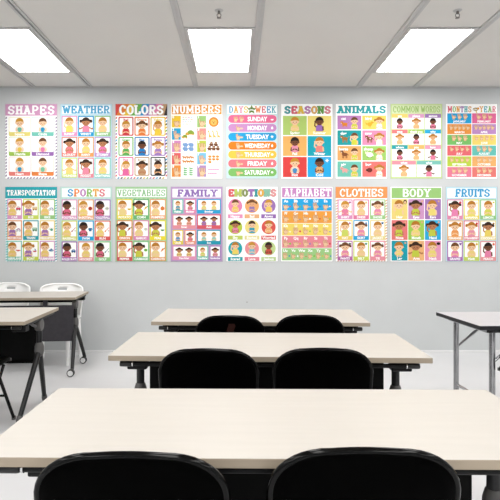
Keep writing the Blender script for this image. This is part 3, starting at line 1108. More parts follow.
# ---------------------------------------------------------------- 6 SEASONS
p = poster('seasons', 5, 0, 'SEASONS', 'poster headed SEASONS in mixed color letters, six solid color squares')
paper(p)
title_band(p, 'SEASONS', None, ['#3aa0a8', '#e8697a', '#f2c84a', '#c886c4', '#f0b85e', '#6aa84f', '#e88898'], None, (22, 312), (15, 63), wt=.26, gap=.04, outline='#9c9f98', z=2.0)
kk = [k_(0, 'y', '#f5d98a'), k_(3, 'k', '#a070c0', arms=2), k_(3, 'k', '#ef9ab4'), k_(0, 'o', '#f08a80', arms=2), k_(0, 'y', '#fbe3cf', item='#4a90c8'),
      k_(3, 'k', '#e6b27a', extra=lambda ink, cx, y0, y1, w: blob(ink, cx + w * .32, y0 + 16, 24, 'flake', WHT, 3))]
for q, c, w_, d in zip(grid([(13, 162), (167, 315)], [(76, 196), (202, 326), (332, 458)]),
                       ['#bbd878', '#fbe482', '#f8bb6c', '#20adc0', '#e54a48', '#2bb0ee'],
                       ['Spring', 'Summer', 'Fall', 'Winter', 'Hot', 'Cold'], kk):
    card(p, *q, c, d, w_, 'fill', cap_h=28)

# ---------------------------------------------------------------- 7 ANIMALS
p = poster('animals', 6, 0, 'ANIMALS', 'poster headed ANIMALS in teal letters, eight animal pictures')
paper(p)
title_band(p, 'ANIMALS', None, '#3cb0b6', None, (12, 316), (13, 61), wt=.27, gap=.05)
an = [('cat', 'cat', '#e5862e'), ('bird', 'bird', '#f6b92e'), ('dog', 'dog', '#a8743c'), ('cow', 'cow', '#8a5238'), ('horse', 'horse', '#8a5230'),
      ('sheep', 'sheep', '#fffaf0'), ('pig', 'pig', '#f4a8a4'), ('bug', 'bug', '#8c3430')]
for i, (q, c, (w_, kd, ac)) in enumerate(zip(grid([(13, 162), (168, 317)], [(74, 160), (166, 258), (264, 354), (360, 456)]),
                                             ['#c68ac8', '#f9dc6c', '#22a3a8', '#ef94b8', '#f5b26c', '#a4d26e', '#74c8b6', '#ef7b76'], an)):
    x0, y0, x1, y1 = q
    ink = Ink()
    ink.rect(x0, y0, x1, y1, c, 2.2)
    o = ink.build('picture_card', p)
    ink = Ink()
    kid(ink, x0 + 106, y1 - 1, 76, 0, 'b' if i % 2 == 0 else 'o', '#d8d94a' if i % 2 == 0 else '#fff8f2', i % 2 == 1, 3.0, 2 if i in (2, 3) else 1)
    beast(ink, x0 + 46, y0 + 54, 34, ac, kd, 3.0)
    ink.build('printed_drawing', o)
    ink = Ink()
    caption(ink, w_, x0 + 38, y0 + 9, y0 + 27, WHT, 5.0, wmax=58)
    ink.build('caption_lettering', o)

# ---------------------------------------------------------------- 8 COMMON WORDS
p = poster('common words', 7, 0, 'COMMON WORDS', 'poster headed COMMON WORDS in green letters on a pale green sheet')
paper(p, '#d9ecb0', '#c6e09a', gingham('#cfe6a0'))
ink = Ink()
ink.rect(10, 10, 316, 62, '#e2f0c0', 2.0)
b = ink.build('title_band', p)
ink = Ink()
slab(ink, 'COMMON', 16, 178, 15, 55, '#a2c873', 4.2, .21, .1)
ink.build('title_lettering', b)
ink = Ink()
slab(ink, 'WORDS', 190, 312, 15, 55, '#a2c873', 4.2, .21, .1)
ink.build('title_lettering', b)
cells = grid(G3X, [(64, 158), (162, 255), (259, 352)]) + [(10, 356, 160, 456), (166, 356, 316, 456)]
cc = ['#f7da7a', '#e7a5d1', '#a57cc0', '#f08183', '#b2d868', '#2bb3e4', '#2aa6ae', '#f8bf70', '#f0a3c3', '#f299a8', '#83ccbe']
ww = ['yes', 'please', 'excuse', 'stop', 'thank you', 'why', 'where', 'you', 'how', 'when', 'what']
for i, (q, c, w_) in enumerate(zip(cells, cc, ww)):
    dark_ = i % 2 == 0 if i < 9 else i == 10
    d = k_(3, 'k', '#ef86a8', arms=3 if i in (8, 10) else 1) if dark_ else k_(1, 'o', '#f3c68a', True)
    card(p, *q, c, d, w_, 'top', cap_h=24)

# ---------------------------------------------------------------- 9 MONTHS OF THE YEAR
p = poster('months', 8, 0, 'MONTHS', 'poster of the months of the year in twelve color boxes')
paper(p)
ink = Ink()
slab(ink, 'MONTHS', 14, 162, 16, 54, ['#e8607a', '#8fc86a', '#f0ab4e', '#b07cc4', '#2fb0b8', '#e8a04a'], 4.2, .25)
ink.build('title_lettering', p)
ink = Ink()
slab(ink, 'YEAR', 212, 314, 16, 54, ['#f2b04a', '#57b7c4', '#8fc86a', '#ef6f8c'], 4.2, .23)
tl = ink.build('title_lettering', p)
ink = Ink()
ink.disc(187, 35, 17, '#6b5a3c', 4.6, ry=10)
for e in (-9, 0, 9):
    ink.rect(187 + e - 2, 27, 187 + e + 2, 43, '#f2c84a', 4.9)
ink.disc(203, 30, 7, '#f2a83a', 5.0)
ink.line((190, 44), (194, 58), 6, '#f2c84a', 4.5)
caption(ink, 'of the', 185, 30, 40, WHT, 5.4, wmax=26)
ink.build('title_emblem', p)
mm = ['JANUARY', 'FEBRUARY', 'MARCH', 'APRIL', 'MAY', 'JUNE', 'JULY', 'AUGUST', 'SEPTEMBER', 'OCTOBER', 'NOVEMBER', 'DECEMBER']
mc = ['#26a8e2', '#ec70a2', '#f29a44', '#c390cc', '#7cc46a', '#f9dd74', '#ee6f76', '#6ac6bc', '#c2d84a', '#f6b66e', '#f0849e', '#ee7e78']
nh = [3, 3, 5, 5, 3, 4, 4, 3, 4, 3, 3, 3]
for i, (q, c, w_) in enumerate(zip(grid([(11, 162), (166, 316)], [(60 + k * 67, 60 + k * 67 + 63) for k in range(6)]), mc, mm)):
    def mh(ink, cx, y0, y1, w, i=i):
        n = nh[i]
        for k in range(n):
            hand(ink, cx + (k - (n - 1) / 2) * (w * .86 / max(n, 4)) * (1.0 if n > 3 else 1.1), y0 + 14, 29 if n > 3 else 34, (k * 2 + i) % 5 + 1, 3.0)
    card(p, *q, c, mh, w_, 'fill', cap_h=24)

# ---------------------------------------------------------------- 10 TRANSPORTATION
p = poster('transportation', 0, 1, 'TRANSPORTATION', 'poster headed TRANSPORTATION in white on a teal band')
paper(p, '#fbfdfd', deco=dashes(['#4dbcc4', '#4dbcc4'], step=16, ln=9, w=14))
title_band(p, 'TRANSPORTATION', '#2dadb8', WHT, (2, 2, 324, 74), (12, 314), (22, 56), wt=.24, gap=.1)
cc = ['#e6a3d0', '#d4e468', '#a3d48a', '#f4a46c', '#29a7b4', '#f6df8c', '#8cd4be', '#d3df5a', '#e6add6']
ww = ['CAR', 'BUS', 'BIKE', 'MOTORCYCLE', 'TRAIN', 'HELICOPTER', 'AIRPLANE', 'BOAT', 'SUBMARINE']
vv = [('car', '#e4566c'), ('bus', '#f0b83a'), ('bike', '#4a88c8'), ('motorcycle', '#a868a8'), ('train', '#58a868'), ('helicopter', '#58b088'),
      ('plane', '#d84c54'), ('boat', '#d84c54'), ('sub', '#2c6ea8')]
for i, (q, c, w_, (vk, vc)) in enumerate(zip(grid([(14, 106), (112, 210), (216, 312)], [(78, 204), (210, 333), (338, 462)]), cc, ww, vv)):
    def ve(ink, cx, y0, y1, w, vk=vk, vc=vc):
        vehicle(ink, cx + w * .25, (y0 + y1) / 2 + 6, 26, vk, vc, 5.5)
    g = i in (1, 3, 5, 7)
    card(p, *q, c, k_(0, 'o' if i != 3 else 'b', '#a878b8' if g else '#f6d478', i in (1, 7), dx=-.16, extra=ve), w_)

# ---------------------------------------------------------------- 11 SPORTS
p = poster('sports', 1, 1, 'SPORTS', 'poster headed SPORTS in mixed color letters on a pale blue sheet')
paper(p, '#cfe8ee', '#bcdde6', gingham('#c2e6dc'))
title_band(p, 'SPORTS', '#fdfefe', ['#3aa0d8', '#f0904e', '#c886c4', '#8fc86a', '#f2b04a', '#e8808c'], (12, 12, 314, 66), (46, 282), (15, 63), wt=.25, gap=.04)
cc = ['#e79fcc', '#f4a76f', '#b07cc0', '#dde070', '#28ade6', '#e8605e', '#b070c0', '#f09fa9', '#9bd490']
ww = ['FOOTBALL', 'BASKETBALL', 'VOLLEYBALL', 'BASEBALL', 'SWIM', 'RUN', 'ROLLER SKATE', 'HOCKEY', 'GOLF']
bb = [('ball', '#f2f2ee'), ('ball', '#c84a34'), ('ball', '#e8ead8'), ('stick', '#b02c3c'), ('shirt', '#3a78a8'), ('stick', '#e8743c'), ('car', '#3a6ca8'),
      ('dot', '#f2c84a'), ('stick', '#3c9a9a')]
for i, (q, c, w_, (bk, bc)) in enumerate(zip(grid(G3X, [(80, 206), (212, 336), (342, 466)]), cc, ww, bb)):
    def ve(ink, cx, y0, y1, w, bk=bk, bc=bc, i=i):
        if i == 7:
            return
        if bk == 'car':
            vehicle(ink, cx + w * .26, (y0 + y1) / 2 + 8, 24, 'car', bc, 5.5)
        else:
            blob(ink, cx + w * .28, (y0 + y1) / 2 + 2, 28, bk, bc, 5.5)
    dk = i in (0, 2, 4, 6, 8)
    card(p, *q, c, k_(3 if dk else 0, 'k' if dk else 'y', '#e46e8a' if dk else '#f6dc7c', False, dx=-.16 if i != 7 else 0, extra=ve), w_)

# ---------------------------------------------------------------- 12 VEGETABLES
p = poster('vegetables', 2, 1, 'VEGETABLES', 'poster headed VEGETABLES in green letters with a green checked edge')
paper(p, '#bfe0b8', '#a8d2a2', gingham('#a9d6a2'))
title_band(p, 'VEGETABLES', '#fcfefb', '#86c289', (10, 14, 316, 66), (13, 313), (19, 60), wt=.2, gap=.08)
cc = ['#f4e148', '#72be7a', '#f4ae7c', '#f0985a', '#e790c1', '#f8e63c', '#da5a5e', '#8ace92', '#f0a55e']
ww = ['POTATO', 'CORN', 'PUMPKIN', 'ONION', 'GARLIC', 'PEAS', 'PEPPER', 'CABBAGE', 'CARROTS']
bb = [('moon', '#d8b83c'), ('long', '#e8b83a'), ('round', '#e8803a'), ('long', '#b85a3a'), ('dot', '#d8d8c8'), ('moon', '#5a9a58'), ('long', '#c83a4c'),
      ('dot', '#7cbf4c'), ('long', '#e8843c')]
for i, (q, c, w_, (bk, bc)) in enumerate(zip(grid(G3X, [(78, 204), (210, 334), (340, 464)]), cc, ww, bb)):
    def ve(ink, cx, y0, y1, w, bk=bk, bc=bc):
        blob(ink, cx + w * .29, (y0 + y1) / 2 + 2, 30, bk, bc, 5.5)
    g = i in (1, 3, 5, 7)
    card(p, *q, c, k_(2 if g else 0, 'd' if g else 'o', '#d4d44c' if g else '#f5dd94', g, dx=-.14, arms=2 if i in (0, 3, 7) else 1, extra=ve), w_)

# ---------------------------------------------------------------- 13 FAMILY
p = poster('family', 3, 1, 'FAMILY', 'poster headed FAMILY in purple letters on a purple sheet')
paper(p, '#c8abd4', '#b898c8', gingham('#c1a0d0'))
title_band(p, 'FAMILY', '#fdfcfe', '#9878be', (12, 14, 314, 68), (42, 292), (18, 64), wt=.26, gap=.05)
Y4 = [(78, 168), (174, 264), (270, 362), (368, 458)]
fam = [(12, 80, 0, '#83cbbe', ['Father'], 1), (87, 158, 0, '#ee94ba', ['Mother'], 1), (165, 314, 0, '#2fa7dc', ['Brother'], 2),
       (12, 158, 1, '#f09ba6', ['Sister'], 2), (165, 314, 1, '#e4606c', ['Aunt'], 2),
       (12, 80, 2, '#efd752', ['Uncle'], 1), (87, 158, 2, '#f4a486', ['Cousin'], 1), (165, 314, 2, '#2a9fb8', ['Son'], 2),
       (12, 158, 3, '#efa0c2', ['Daughter'], 2), (165, 236, 3, '#78cbb8', ['Grandfather'], 1), (243, 314, 3, '#b08bc8', ['Grandmother'], 1)]
look = [(0, 'o', '#2a9ab8', False), (2, 'd', '#f090b0', True), (0, 'o', '#e8dc7a', False), (2, 'd', '#f0a898', True), (2, 'd', '#a070c0', True),
        (0, 'o', '#2a8fd0', False), (2, 'd', '#ee7f98', True), (0, 'o', '#8ccfc4', False), (2, 'd', '#f4d88a', True), (0, 'o', '#d8dc6a', False), (2, 'd', '#f0a0b4', True)]
for (a, b_, r, c, w_, n), lk in zip(fam, look):
    o = card(p, a, Y4[r][0], b_, Y4[r][1], c, None, w_[0], cap_h=23)
    for k in range(n):
        ink = Ink()
        kid(ink, (a + b_) / 2 + (k - (n - 1) / 2) * (b_ - a) * .42, Y4[r][1] - 23, 55, lk[0], lk[1], lk[2], lk[3], 3.0, 1)
        ink.build('printed_drawing', o)

# ---------------------------------------------------------------- 14 EMOTIONS
p = poster('emotions', 4, 1, 'EMOTIONS', 'poster headed EMOTIONS, nine round pictures of children')
paper(p)
title_band(p, 'EMOTIONS', None, ['#e8606a', '#c5d46a', '#8a9a5a', '#a878c0', '#2fa0a8', '#f2b84a', '#8fc8b0', '#f0a0a4', '#2fa8b0'], None, (14, 314), (16, 63), wt=.3, gap=.04, outline='#9c9f98')
cc = ['#f08cba', '#f6b574', '#a678c0', '#c1d548', '#f9e58e', '#e45a54', '#24afb8', '#f49aa2', '#cde29c']
sc_ = ['#f09cc6', '#f5bc86', '#9a6cb8', '#cadc6a', '#f4e8a2', '#e8605e', '#24afb8', '#f2909e', '#c8e0a2']
ww = ['Happy', 'Sad', 'Angry', 'Shy', 'Excited', 'Worried', 'Scared', 'Love', 'Jealous']
kk = [k_(0, 'b', '#f4d06a'), k_(1, 'b', '#9a78b8', True), k_(0, 'y', '#f6d46a', arms=2), k_(2, 'd', '#ef8ab0', True), k_(0, 'd', '#2aa0b8'),
      k_(0, 'o', '#f4b87a'), k_(0, 'o', '#f4dc6a', arms=2), k_(0, 'y', '#7cc4dc'), k_(3, 'k', '#d8584c')]
xs = [(14, 102), (118, 206), (222, 310)]
for q, c, s_, w_, d in zip(grid(xs, [(77, 198), (209, 331), (342, 464)]), cc, sc_, ww, kk):
    card(p, *q, c, d, w_, 'circle', cap_h=25, wcol=s_)

# ---------------------------------------------------------------- 15 ALPHABET
p = poster('alphabet', 5, 1, 'ALPHABET', 'poster headed ALPHABET in white on a mauve band, five color rows of hands')
paper(p)
title_band(p, 'ALPHABET', '#d08fca', WHT, (8, 8, 318, 68), (22, 312), (13, 62), wt=.24)
rows = ['ABCDE', 'FGHIJ', 'KLMNO', 'PQRST', 'UVWXYZ']
oc = ['#d84c54', '#8cc84a', '#e0c83a', '#4a88c8', '#f4f4f4']
for r, (letters, c, (y0, y1)) in enumerate(zip(rows, ['#2aadea', '#f6a648', '#fbe16e', '#f2909c', '#a5d78c'],
                                               [(76, 150), (153, 228), (231, 305), (308, 382), (385, 460)])):
    ink = Ink()
    ink.rect(8, y0, 318, y1, c, 2.2)
    o = ink.build('letter_row', p)
    ink, lt_ = Ink(), Ink()
    n = len(letters)
    for k, ch in enumerate(letters):
        x = 8 + 310 * (k + .42) / n
        hand(ink, x - 4, y0 + 46, 44 if n == 5 else 38, (k * 3 + r) % 6, 3.0)
        blob(ink, x + 24, y0 + 48, 15, ['dot', 'drop', 'moon', 'round'][(k + r) % 4], oc[(k + r * 2) % 5] if c != oc[(k + r * 2) % 5] else '#8a5a3a', 3.0)
        caption(lt_, ch + ch.lower(), x - 2, y0 + 5, y0 + 22, WHT, 5.0)
    ink.build('printed_drawing', o)
    lt_.build('caption_lettering', o)

# ---------------------------------------------------------------- 16 CLOTHES
p = poster('clothes', 6, 1, 'CLOTHES', 'poster headed CLOTHES in white on an orange band')
paper(p, '#fdfbf8', deco=dashes(['#f2b890', '#d8bfa0'], step=17, ln=9, w=11))
title_band(p, 'CLOTHES', '#f5a05c', WHT, (2, 2, 324, 72), (26, 300), (14, 63), wt=.21, gap=.06)
cc = ['#e99bc9', '#ec80aa', '#a7d690', '#f8da70', '#2aafe4', '#f6e6a0', '#c06fb0', '#d0e060', '#f299a6']
ww = ['SHIRT', 'DRESS', 'SHOES', 'HAT', 'SKIRT', 'JACKET', 'PANTS', 'BELT', 'TIE']
bb = [('shirt', '#b85aa0'), ('dress', '#f0b83a'), ('shirt', '#6a8a3c'), ('dress', '#b85aa0'), ('dress', '#2a7ab0'), ('shirt', '#2a6a9a'), ('shirt', '#555555'),
      ('shirt', '#3c9a78'), ('stick', '#666666')]
for i, (q, c, w_, (bk, bc)) in enumerate(zip(grid([(14, 108), (112, 210), (216, 312)], [(80, 204), (209, 333), (338, 461)]), cc, ww, bb)):
    def ve(ink, cx, y0, y1, w, bk=bk, bc=bc):
        blob(ink, cx + w * .31, y0 + 10, 17, bk, bc, 5.5)
    g = i in (2, 4, 6, 8)
    if i == 0:
        d = k_(0, 'y', '#ef86a8', False, arms=3, item='#ef86a8', extra=ve)
    else:
        d = k_(0, 'o' if i % 2 else 'b', '#f090b4' if g else ('#d6e06a' if i == 3 else '#f5d494'), g, arms=2 if i == 3 else 1, extra=ve)
    card(p, *q, c, d, w_)

# ---------------------------------------------------------------- 17 BODY
p = poster('body', 7, 1, 'BODY', 'poster headed BODY in white on a green band, nine solid color squares')
paper(p)
title_band(p, 'BODY', '#a1cf7e', WHT, (8, 8, 318, 72), (74, 252), (14, 65), wt=.22, gap=.06)
cc = ['#f8df86', '#d79fcd', '#a77bbd', '#ef807e', '#a7d55c', '#2eb1e4', '#22a4b4', '#f6bd80', '#f0a0c6']
ww = ['Hair', 'Eyes', 'Ears', 'Nose', 'Mouth', 'Hand', 'Leg', 'Arm', 'Neck']
for i, (q, c, w_) in enumerate(zip(grid([(8, 108), (112, 212), (216, 316)], [(78, 204), (209, 333), (338, 462)]), cc, ww)):
    g = i in (1, 3, 5, 7)
    def ve(ink, cx, y0, y1, w, i=i):
        if i == 0:
            ink.disc(cx + 34, y0 + 12, 11, '#4a3326', 4, ry=14)
            ink.disc(cx + 34, y0 + 15, 7, '#f5c79b', 4.4, ry=9)
        elif i == 8:
            ink.disc(cx + 34, y0 + 12, 12, '#2a211e', 4, ry=9)
        else:
            ink.disc(cx + 36, y0 + 8, 6, '#e8b088', 4, n=10)
    card(p, *q, c, k_(2 if g else 0, 'd' if g else 'o', '#c8d24a' if g else '#f4e07c', g, dx=-.04, arms=[2, 1, 2, 1, 1, 2, 1, 3, 1][i], extra=ve, legs=i == 6), w_,
         'fill', cap_h=27)

# ---------------------------------------------------------------- 18 FRUITS
p = poster('fruits', 8, 1, 'FRUITS', 'poster headed FRUITS in blue letters on a pale blue sheet')
paper(p, '#d4edf6', '#bfe2ef', gingham('#c6e8f3'))
title_band(p, 'FRUITS', '#fcfeff', '#3ea8dc', (12, 12, 314, 70), (60, 278), (15, 65), wt=.26, gap=.04)
cc = ['#ef93b6', '#f8e35a', '#9ad18a', '#f6b770', '#ee8b9a', '#f7e7a2', '#b777c0', '#cfdf6a', '#f2a0a2']
ww = ['APPLE', 'BANANA', 'LEMON', 'ORANGE', 'STRAWBERRY', 'COCONUT', 'GRAPES', 'PEAR', 'PEACH']
bb = [('round', '#d8485c'), ('moon', '#f0d048'), ('dot', '#d8c838'), ('round', '#e8843c'), ('round', '#d8384c'), ('dot', '#b88a48'), ('grapes', '#7a3c98'),
      ('round', '#e8c04c'), ('round', '#e87858')]
kk = [(2, 'd', '#f08ab8', True), (0, 'o', '#f2e27a', False), (0, 'o', '#dcdc5c', False), (0, 'o', '#f4a05a', True), (0, 'o', '#f09ab0', True), (2, 'd', '#f4da6a', True),
      (0, 'b', '#f08ab8', False), (0, 'o', '#f4d884', False), (3, 'k', '#f08ab0', False)]
for i, (q, c, w_, (bk, bc), lk) in enumerate(zip(grid(G3X, [(80, 206), (211, 335), (340, 464)]), cc, ww, bb, kk)):
    def ve(ink, cx, y0, y1, w, bk=bk, bc=bc):
        blob(ink, cx + w * .33, y0 + 10, 18, bk, bc, 5.5)
    card(p, *q, c, k_(*lk, arms=2 if i in (0, 5, 8) else 1, extra=ve), w_)


# ================================================================== FLIP TABLES
def make_flip_table(name_label, W, D, loc, rz, casters=False, H=0.74, inset=0.085, foot_in=.05, yc=0.0, panel='dark_panel', panel_in=0.0):
    """long folding-top training table: local x = width, y = towards the end wall"""
    t = thing('flip_top_table', name_label, 'table', loc, rz, 'cream flip-top classroom tables')
    th = .026
    bm = bmesh.new()
    add_box(bm, -W / 2, W / 2, -D / 2, D / 2, H - th, H, bevel=.0025, segs=2)
    for f in bm.faces:
        c = f.calc_center_median()
        f.material_index = 0 if (f.normal.z > .9) else 1
    obj('tabletop', bm, [M['laminate'], M['edge']], t)
    lx = W / 2 - inset
    # modesty panel with folded edges, hung under the far side
    bm = bmesh.new()
    my = D / 2 - .075
    px_ = lx - panel_in
    add_box(bm, -px_, px_, my, my + .012, .30, .655, bevel=.003)
    add_box(bm, -px_, px_, my - .018, my + .001, .30, .312, bevel=.002)
    for s in (-.62, .62):
        add_box(bm, s * lx - .02, s * lx + .02, my - .004, my + .016, .60, .705)
    obj('modesty_panel', bm, M[panel], t)
    # steel beam under the top
    bm = box(-lx + .02, lx - .02, -.03, .03, H - th - .055, H - th - .012, bevel=.004)
    for s in (-1, 1):
        add_box(bm, s * lx - .02, s * lx + .02, -D / 2 + .08, D / 2 - .08, H - th - .018, H - th, bevel=.003)
    obj('support_beam', bm, M['black_metal'], t)
    # release bar: rod along the near edge with grips and chrome rings at the ends
    yb, zb = -D / 2 + .055, H - th - .026
    bar = obj('release_bar', tube([(-W / 2 + .08, yb, zb), (W / 2 - .08, yb, zb)], .0105, segs=10), M['black_metal'], t, True)
    for s in (-1, 1):
        bm = lathe([(.006, 0), (.0125, .002), (.0135, .008), (.0135, .047), (.012, .054), (.007, .056)], axis='X', segs=14)
        g = obj('grip', bm, M['black_plastic'], bar, True, (s * (W / 2 - .070) - .028, yb, zb))
        bm = lathe([(.007, 0), (.0125, .001), (.0125, .007), (.007, .008)], axis='X', segs=14)
        obj('ring', bm, M['chrome'], bar, True, (s * (W / 2 - .105) - .004, yb, zb))
        ba, bb_ = sorted((s * (lx - .085), s * (lx + .012)))
        bm = box(ba, bb_, yb + .014, yb + .085, H - th - .058, H - th, bevel=.006)
        obj('bracket', bm, M['black_metal'], bar)
    # end frames
    zk = .475
    for s in (-1, 1):
        x = s * lx
        post = obj('post', tube([(x, yc, zk - .02), (x, yc, H - th - .05)], .021, segs=14), M['leg_metal'], t, True)
        hub = bmesh.new()
        add_lathe(hub, [(.012, -.026), (.043, -.022), (.047, -.010), (.047, .014), (.043, .022), (.012, .026)], axis='X', origin=(x, yc, H - th - .058), segs=22)
        add_tube(hub, arc_path([(x - s * .012, yc - .01, H - th - .07), (x - s * .012, yc - .10, H - th - .045), (x - s * .012, yc - .17, H - th - .008)], .06), .011, segs=10)
        obj('pivot_hub', hub, M['grey_plastic'], post, True)
        kn = lathe([(.016, -.055), (.028, -.045), (.034, -.015), (.033, .02), (.026, .045), (.022, .05)], segs=18, origin=(x, yc, zk))
        obj('knuckle', kn, M['grey_plastic'], post, True)
        for e in (-1, 1):
            foot = .072 if casters else .028
            yf = yc + e * .262
            xf = x - s * foot_in
            a = Vector((x, yc + e * .012, zk - .02))
            b = Vector((xf, yf, foot))
            leg = obj('leg', tube([a, a.lerp(b, .5), b], .02, segs=14, rs=[.02, .019, .017]), M['leg_metal'], t, True)
            if casters:
                c = bmesh.new()
                add_lathe(c, [(.010, .050), (.015, .056), (.016, .078), (.010, .082)], origin=(xf, yf, 0), segs=14)
                add_tube(c, [(xf, yf, .056), (xf + .010, yf, .052), (xf + .014, yf, .038)], .009, segs=8)
                obj('stem', c, M['grey_plastic'], leg, True)
                w = bmesh.new()
                for d in (-.014, .014):
                    add_lathe(w, [(.010, -.007), (.031, -.008), (.035, -.004), (.035, .004), (.031, .008), (.010, .007)], axis='Y',
                              origin=(xf + .014, yf + d, .0355), segs=20, mat=1)
                    add_lathe(w, [(.004, -.0095), (.026, -.009), (.026, .009), (.004, .0095)], axis='Y',
                              origin=(xf + .014, yf + d, .0355), segs=18, mat=0)
                obj('caster', w, [M['wheel'], M['black_plastic']], leg, True)
            else:
                dr = (b - a).normalized()
                c = tube([b - dr * .03, b, b + dr * .02 + Vector((0, 0, -.012))], .02, segs=14, rs=[.0195, .021, .017])
                for v in c.verts:
                    v.co.z = max(v.co.z, .001)
                obj('foot_cap', c, M['grey_plastic'], leg, True)
    return t


def table_from(lf, rf, yb, label, H=0.74, **k):
    """front corners (px, py) and the photo row of the far edge"""
    y0, y1 = depth(lf[1], H), depth(rf[1], H)
    a = Vector((at(lf[0], y0), y0, 0))
    b = Vector((at(rf[0], y1), y1, 0))
    W = (b - a).length
    rz = math.atan2(b.y - a.y, b.x - a.x)
    yb_ = depth(yb, H)
    D = (yb_ - (y0 + y1) / 2) / math.cos(rz)
    c = (a + b) / 2 + Vector((-math.sin(rz), math.cos(rz), 0)) * D / 2
    return make_flip_table(label, W, D, (c.x, c.y, 0), rz, **k), c, W, D, rz


T1 = table_from((-28, 457), (603, 460.5), 388.8, 'large cream-topped table across the bottom, chairs pushed in along its near edge', inset=.12, panel_in=-.035)
T2 = table_from((108, 355.5), (433, 358), 332.7, 'middle cream-topped table of the three lined up, with two black folding chairs')
T3 = table_from((151, 321.5), (370.5, 322.8), 309, 'small-looking cream-topped table closest to the poster wall, in line behind two others')


def left_table(rf, rb, W, label, H=0.74, turn=0.0, **k):
    y0, y1 = depth(rf[1], H), depth(rb[1], H)
    a = Vector((at(rf[0], y0), y0, 0))
    b = Vector((at(rb[0], y1), y1, 0))
    d = (b - a)
    rz = math.atan2(d.y, d.x) - PI / 2
    D = d.length
    ux = Vector((math.cos(rz), math.sin(rz), 0))
    c = (a + b) / 2 - ux * W / 2
    return make_flip_table(label, W, D, (c.x, c.y, 0), rz + turn, **k), c, W, D, rz


LA = left_table((24.5, 321.5), (58.8, 307.2), 1.5, 'cut-off cream-topped table at the side with A-shaped black legs and grey foot caps', inset=.03, foot_in=.05, panel_in=.13)
LB = left_table((75, 297.3), (88.6, 291.2), 1.5, 'cream-topped table on casters in front of the two white plastic chairs', casters=True, inset=.03, foot_in=-.035, yc=.17, turn=PI, panel='panel')


# ================================================================== FOLDING CHAIRS
BW, BT = .229, .808     # half width and top height of the back


def back_outline(hw, z0, z1, rx, rz_, n=10, drop=.0032):
    """inverted U from lower right over the top to lower left (x, z)"""
    pts = [(hw, z0), (hw, (z0 + z1 - rz_) / 2), (hw, z1 - rz_)]
    for k in range(1, n):
        a = PI / 2 * k / n
        pts.append((hw - rx + rx * math.cos(a) ** .95, z1 - rz_ + rz_ * math.sin(a) ** .95 - drop * k / n))
    pts += [(x * (hw - rx), z1 - drop * x * x) for x in (1, .8, .6, .4, .2, 0)]
    left = [(-x, z) for x, z in reversed(pts[:-1])]
    return pts + left


def ytilt(z):
    # upper back leans: z .50 -> y -.115, z .805 -> y -.200
    if z >= .50:
        return -.115 - (z - .50) / .305 * .085
    return -.115 + (.50 - z) / .50 * .335


def make_folding_chair(label, loc, rz):
    t = thing('folding_chair', label, 'chair', loc, rz, 'black folding chairs')
    # padded back: outline filled, two sides, bulged
    ol = back_outline(BW - .010, .575, BT - .010, .138, .110)
    bm = bmesh.new()
    n = len(ol)
    cz = .69
    layers = []
    for dy, sc in ((-.014, .955), (-.010, .985), (0.0, 1.0), (.010, .985), (.014, .955)):
        layers.append([bm.verts.new((x * sc, ytilt(z) + dy, cz + (z - cz) * sc)) for x, z in ol])
    for a, b in zip(layers, layers[1:]):
        for k in range(n):
            bm.faces.new((a[k], a[(k + 1) % n], b[(k + 1) % n], b[k]))
    for L, d in ((layers[0], -1), (layers[-1], 1)):
        # inner ring then a fan so the cushion domes a little
        inner = [bm.verts.new((v.co.x * .86, ytilt(cz + (v.co.z - cz) * .82) + d * .020, cz + (v.co.z - cz) * .82)) for v in L]
        for k in range(n):
            bm.faces.new((L[k], L[(k + 1) % n], inner[(k + 1) % n], inner[k]))
        mid = bm.verts.new((0, ytilt(cz) + d * .024, cz))
        for k in range(n):
            bm.faces.new((inner[k], inner[(k + 1) % n], mid))
    back = obj('backrest', bm, M['vinyl'], t, True)
    # glossy tube over the back
    pts = [(x, ytilt(z) - .002, z) for x, z in back_outline(BW - .010, .50, BT - .0105, .14, .112)]
    obj('back_frame', tube(pts, .0100, segs=12), M['tube'], t, True)
    # seat cushion
    bm = bmesh.new()
    add_box(bm, -.198, .198, -.165, .215, .425, .462, bevel=.016, segs=4)
    for v in bm.verts:
        if v.co.z > .455:
            v.co.z += .008 * max(0, 1 - (v.co.x / .198) ** 2) * max(0, 1 - ((v.co.y - .025) / .19) ** 2)
    seat = obj('seat', bm, M['vinyl'], t, True)
    obj('seat_edge', box(-.203, .203, .207, .219, .424, .446, bevel=.004), M['grey_plastic'], seat)
    # legs
    for s in (-1, 1):
        x = s * (BW - .011)
        lg = obj('leg', tube(arc_path([(x, ytilt(.505) - .002, .505), (x, ytilt(.47), .47), (x, .212, .02)], .03, 4), .0115, segs=10), M['tube'], t, True)
        obj('foot_cap', lathe([(.009, 0), (.015, .001), (.015, .02), (.012, .028)], origin=(x, .217, 0), segs=12), M['grey_plastic'], lg, True)
        x2 = s * .187
        lg = obj('leg', tube([(x2, .12, .418), (x2, -.235, .018)], .0105, segs=10), M['tube'], t, True)
        obj('foot_cap', lathe([(.009, 0), (.014, .001), (.014, .02), (.011, .027)], origin=(x2, -.238, 0), segs=12), M['grey_plastic'], lg, True)
    obj('crossbar', tube([(-BW + .011, ytilt(.215), .215), (BW - .011, ytilt(.215), .215)], .0085, segs=10), M['tube'], t, True)
    obj('rear_crossbar', tube([(-.187, -.16, .103), (.187, -.16, .103)], .008, segs=10), M['tube'], t, True)
    return t


def chair_pos(px, top_py, rz):
    """a chair whose back top shows at (px, top_py)"""
    Y = F * (CAM_H - BT) / (top_py - CY)
    x = at(px, Y)
    off = Matrix.Rotation(rz, 3, 'Z') @ Vector((0, -.20, 0))
    return (x - off.x, Y - off.y, 0)


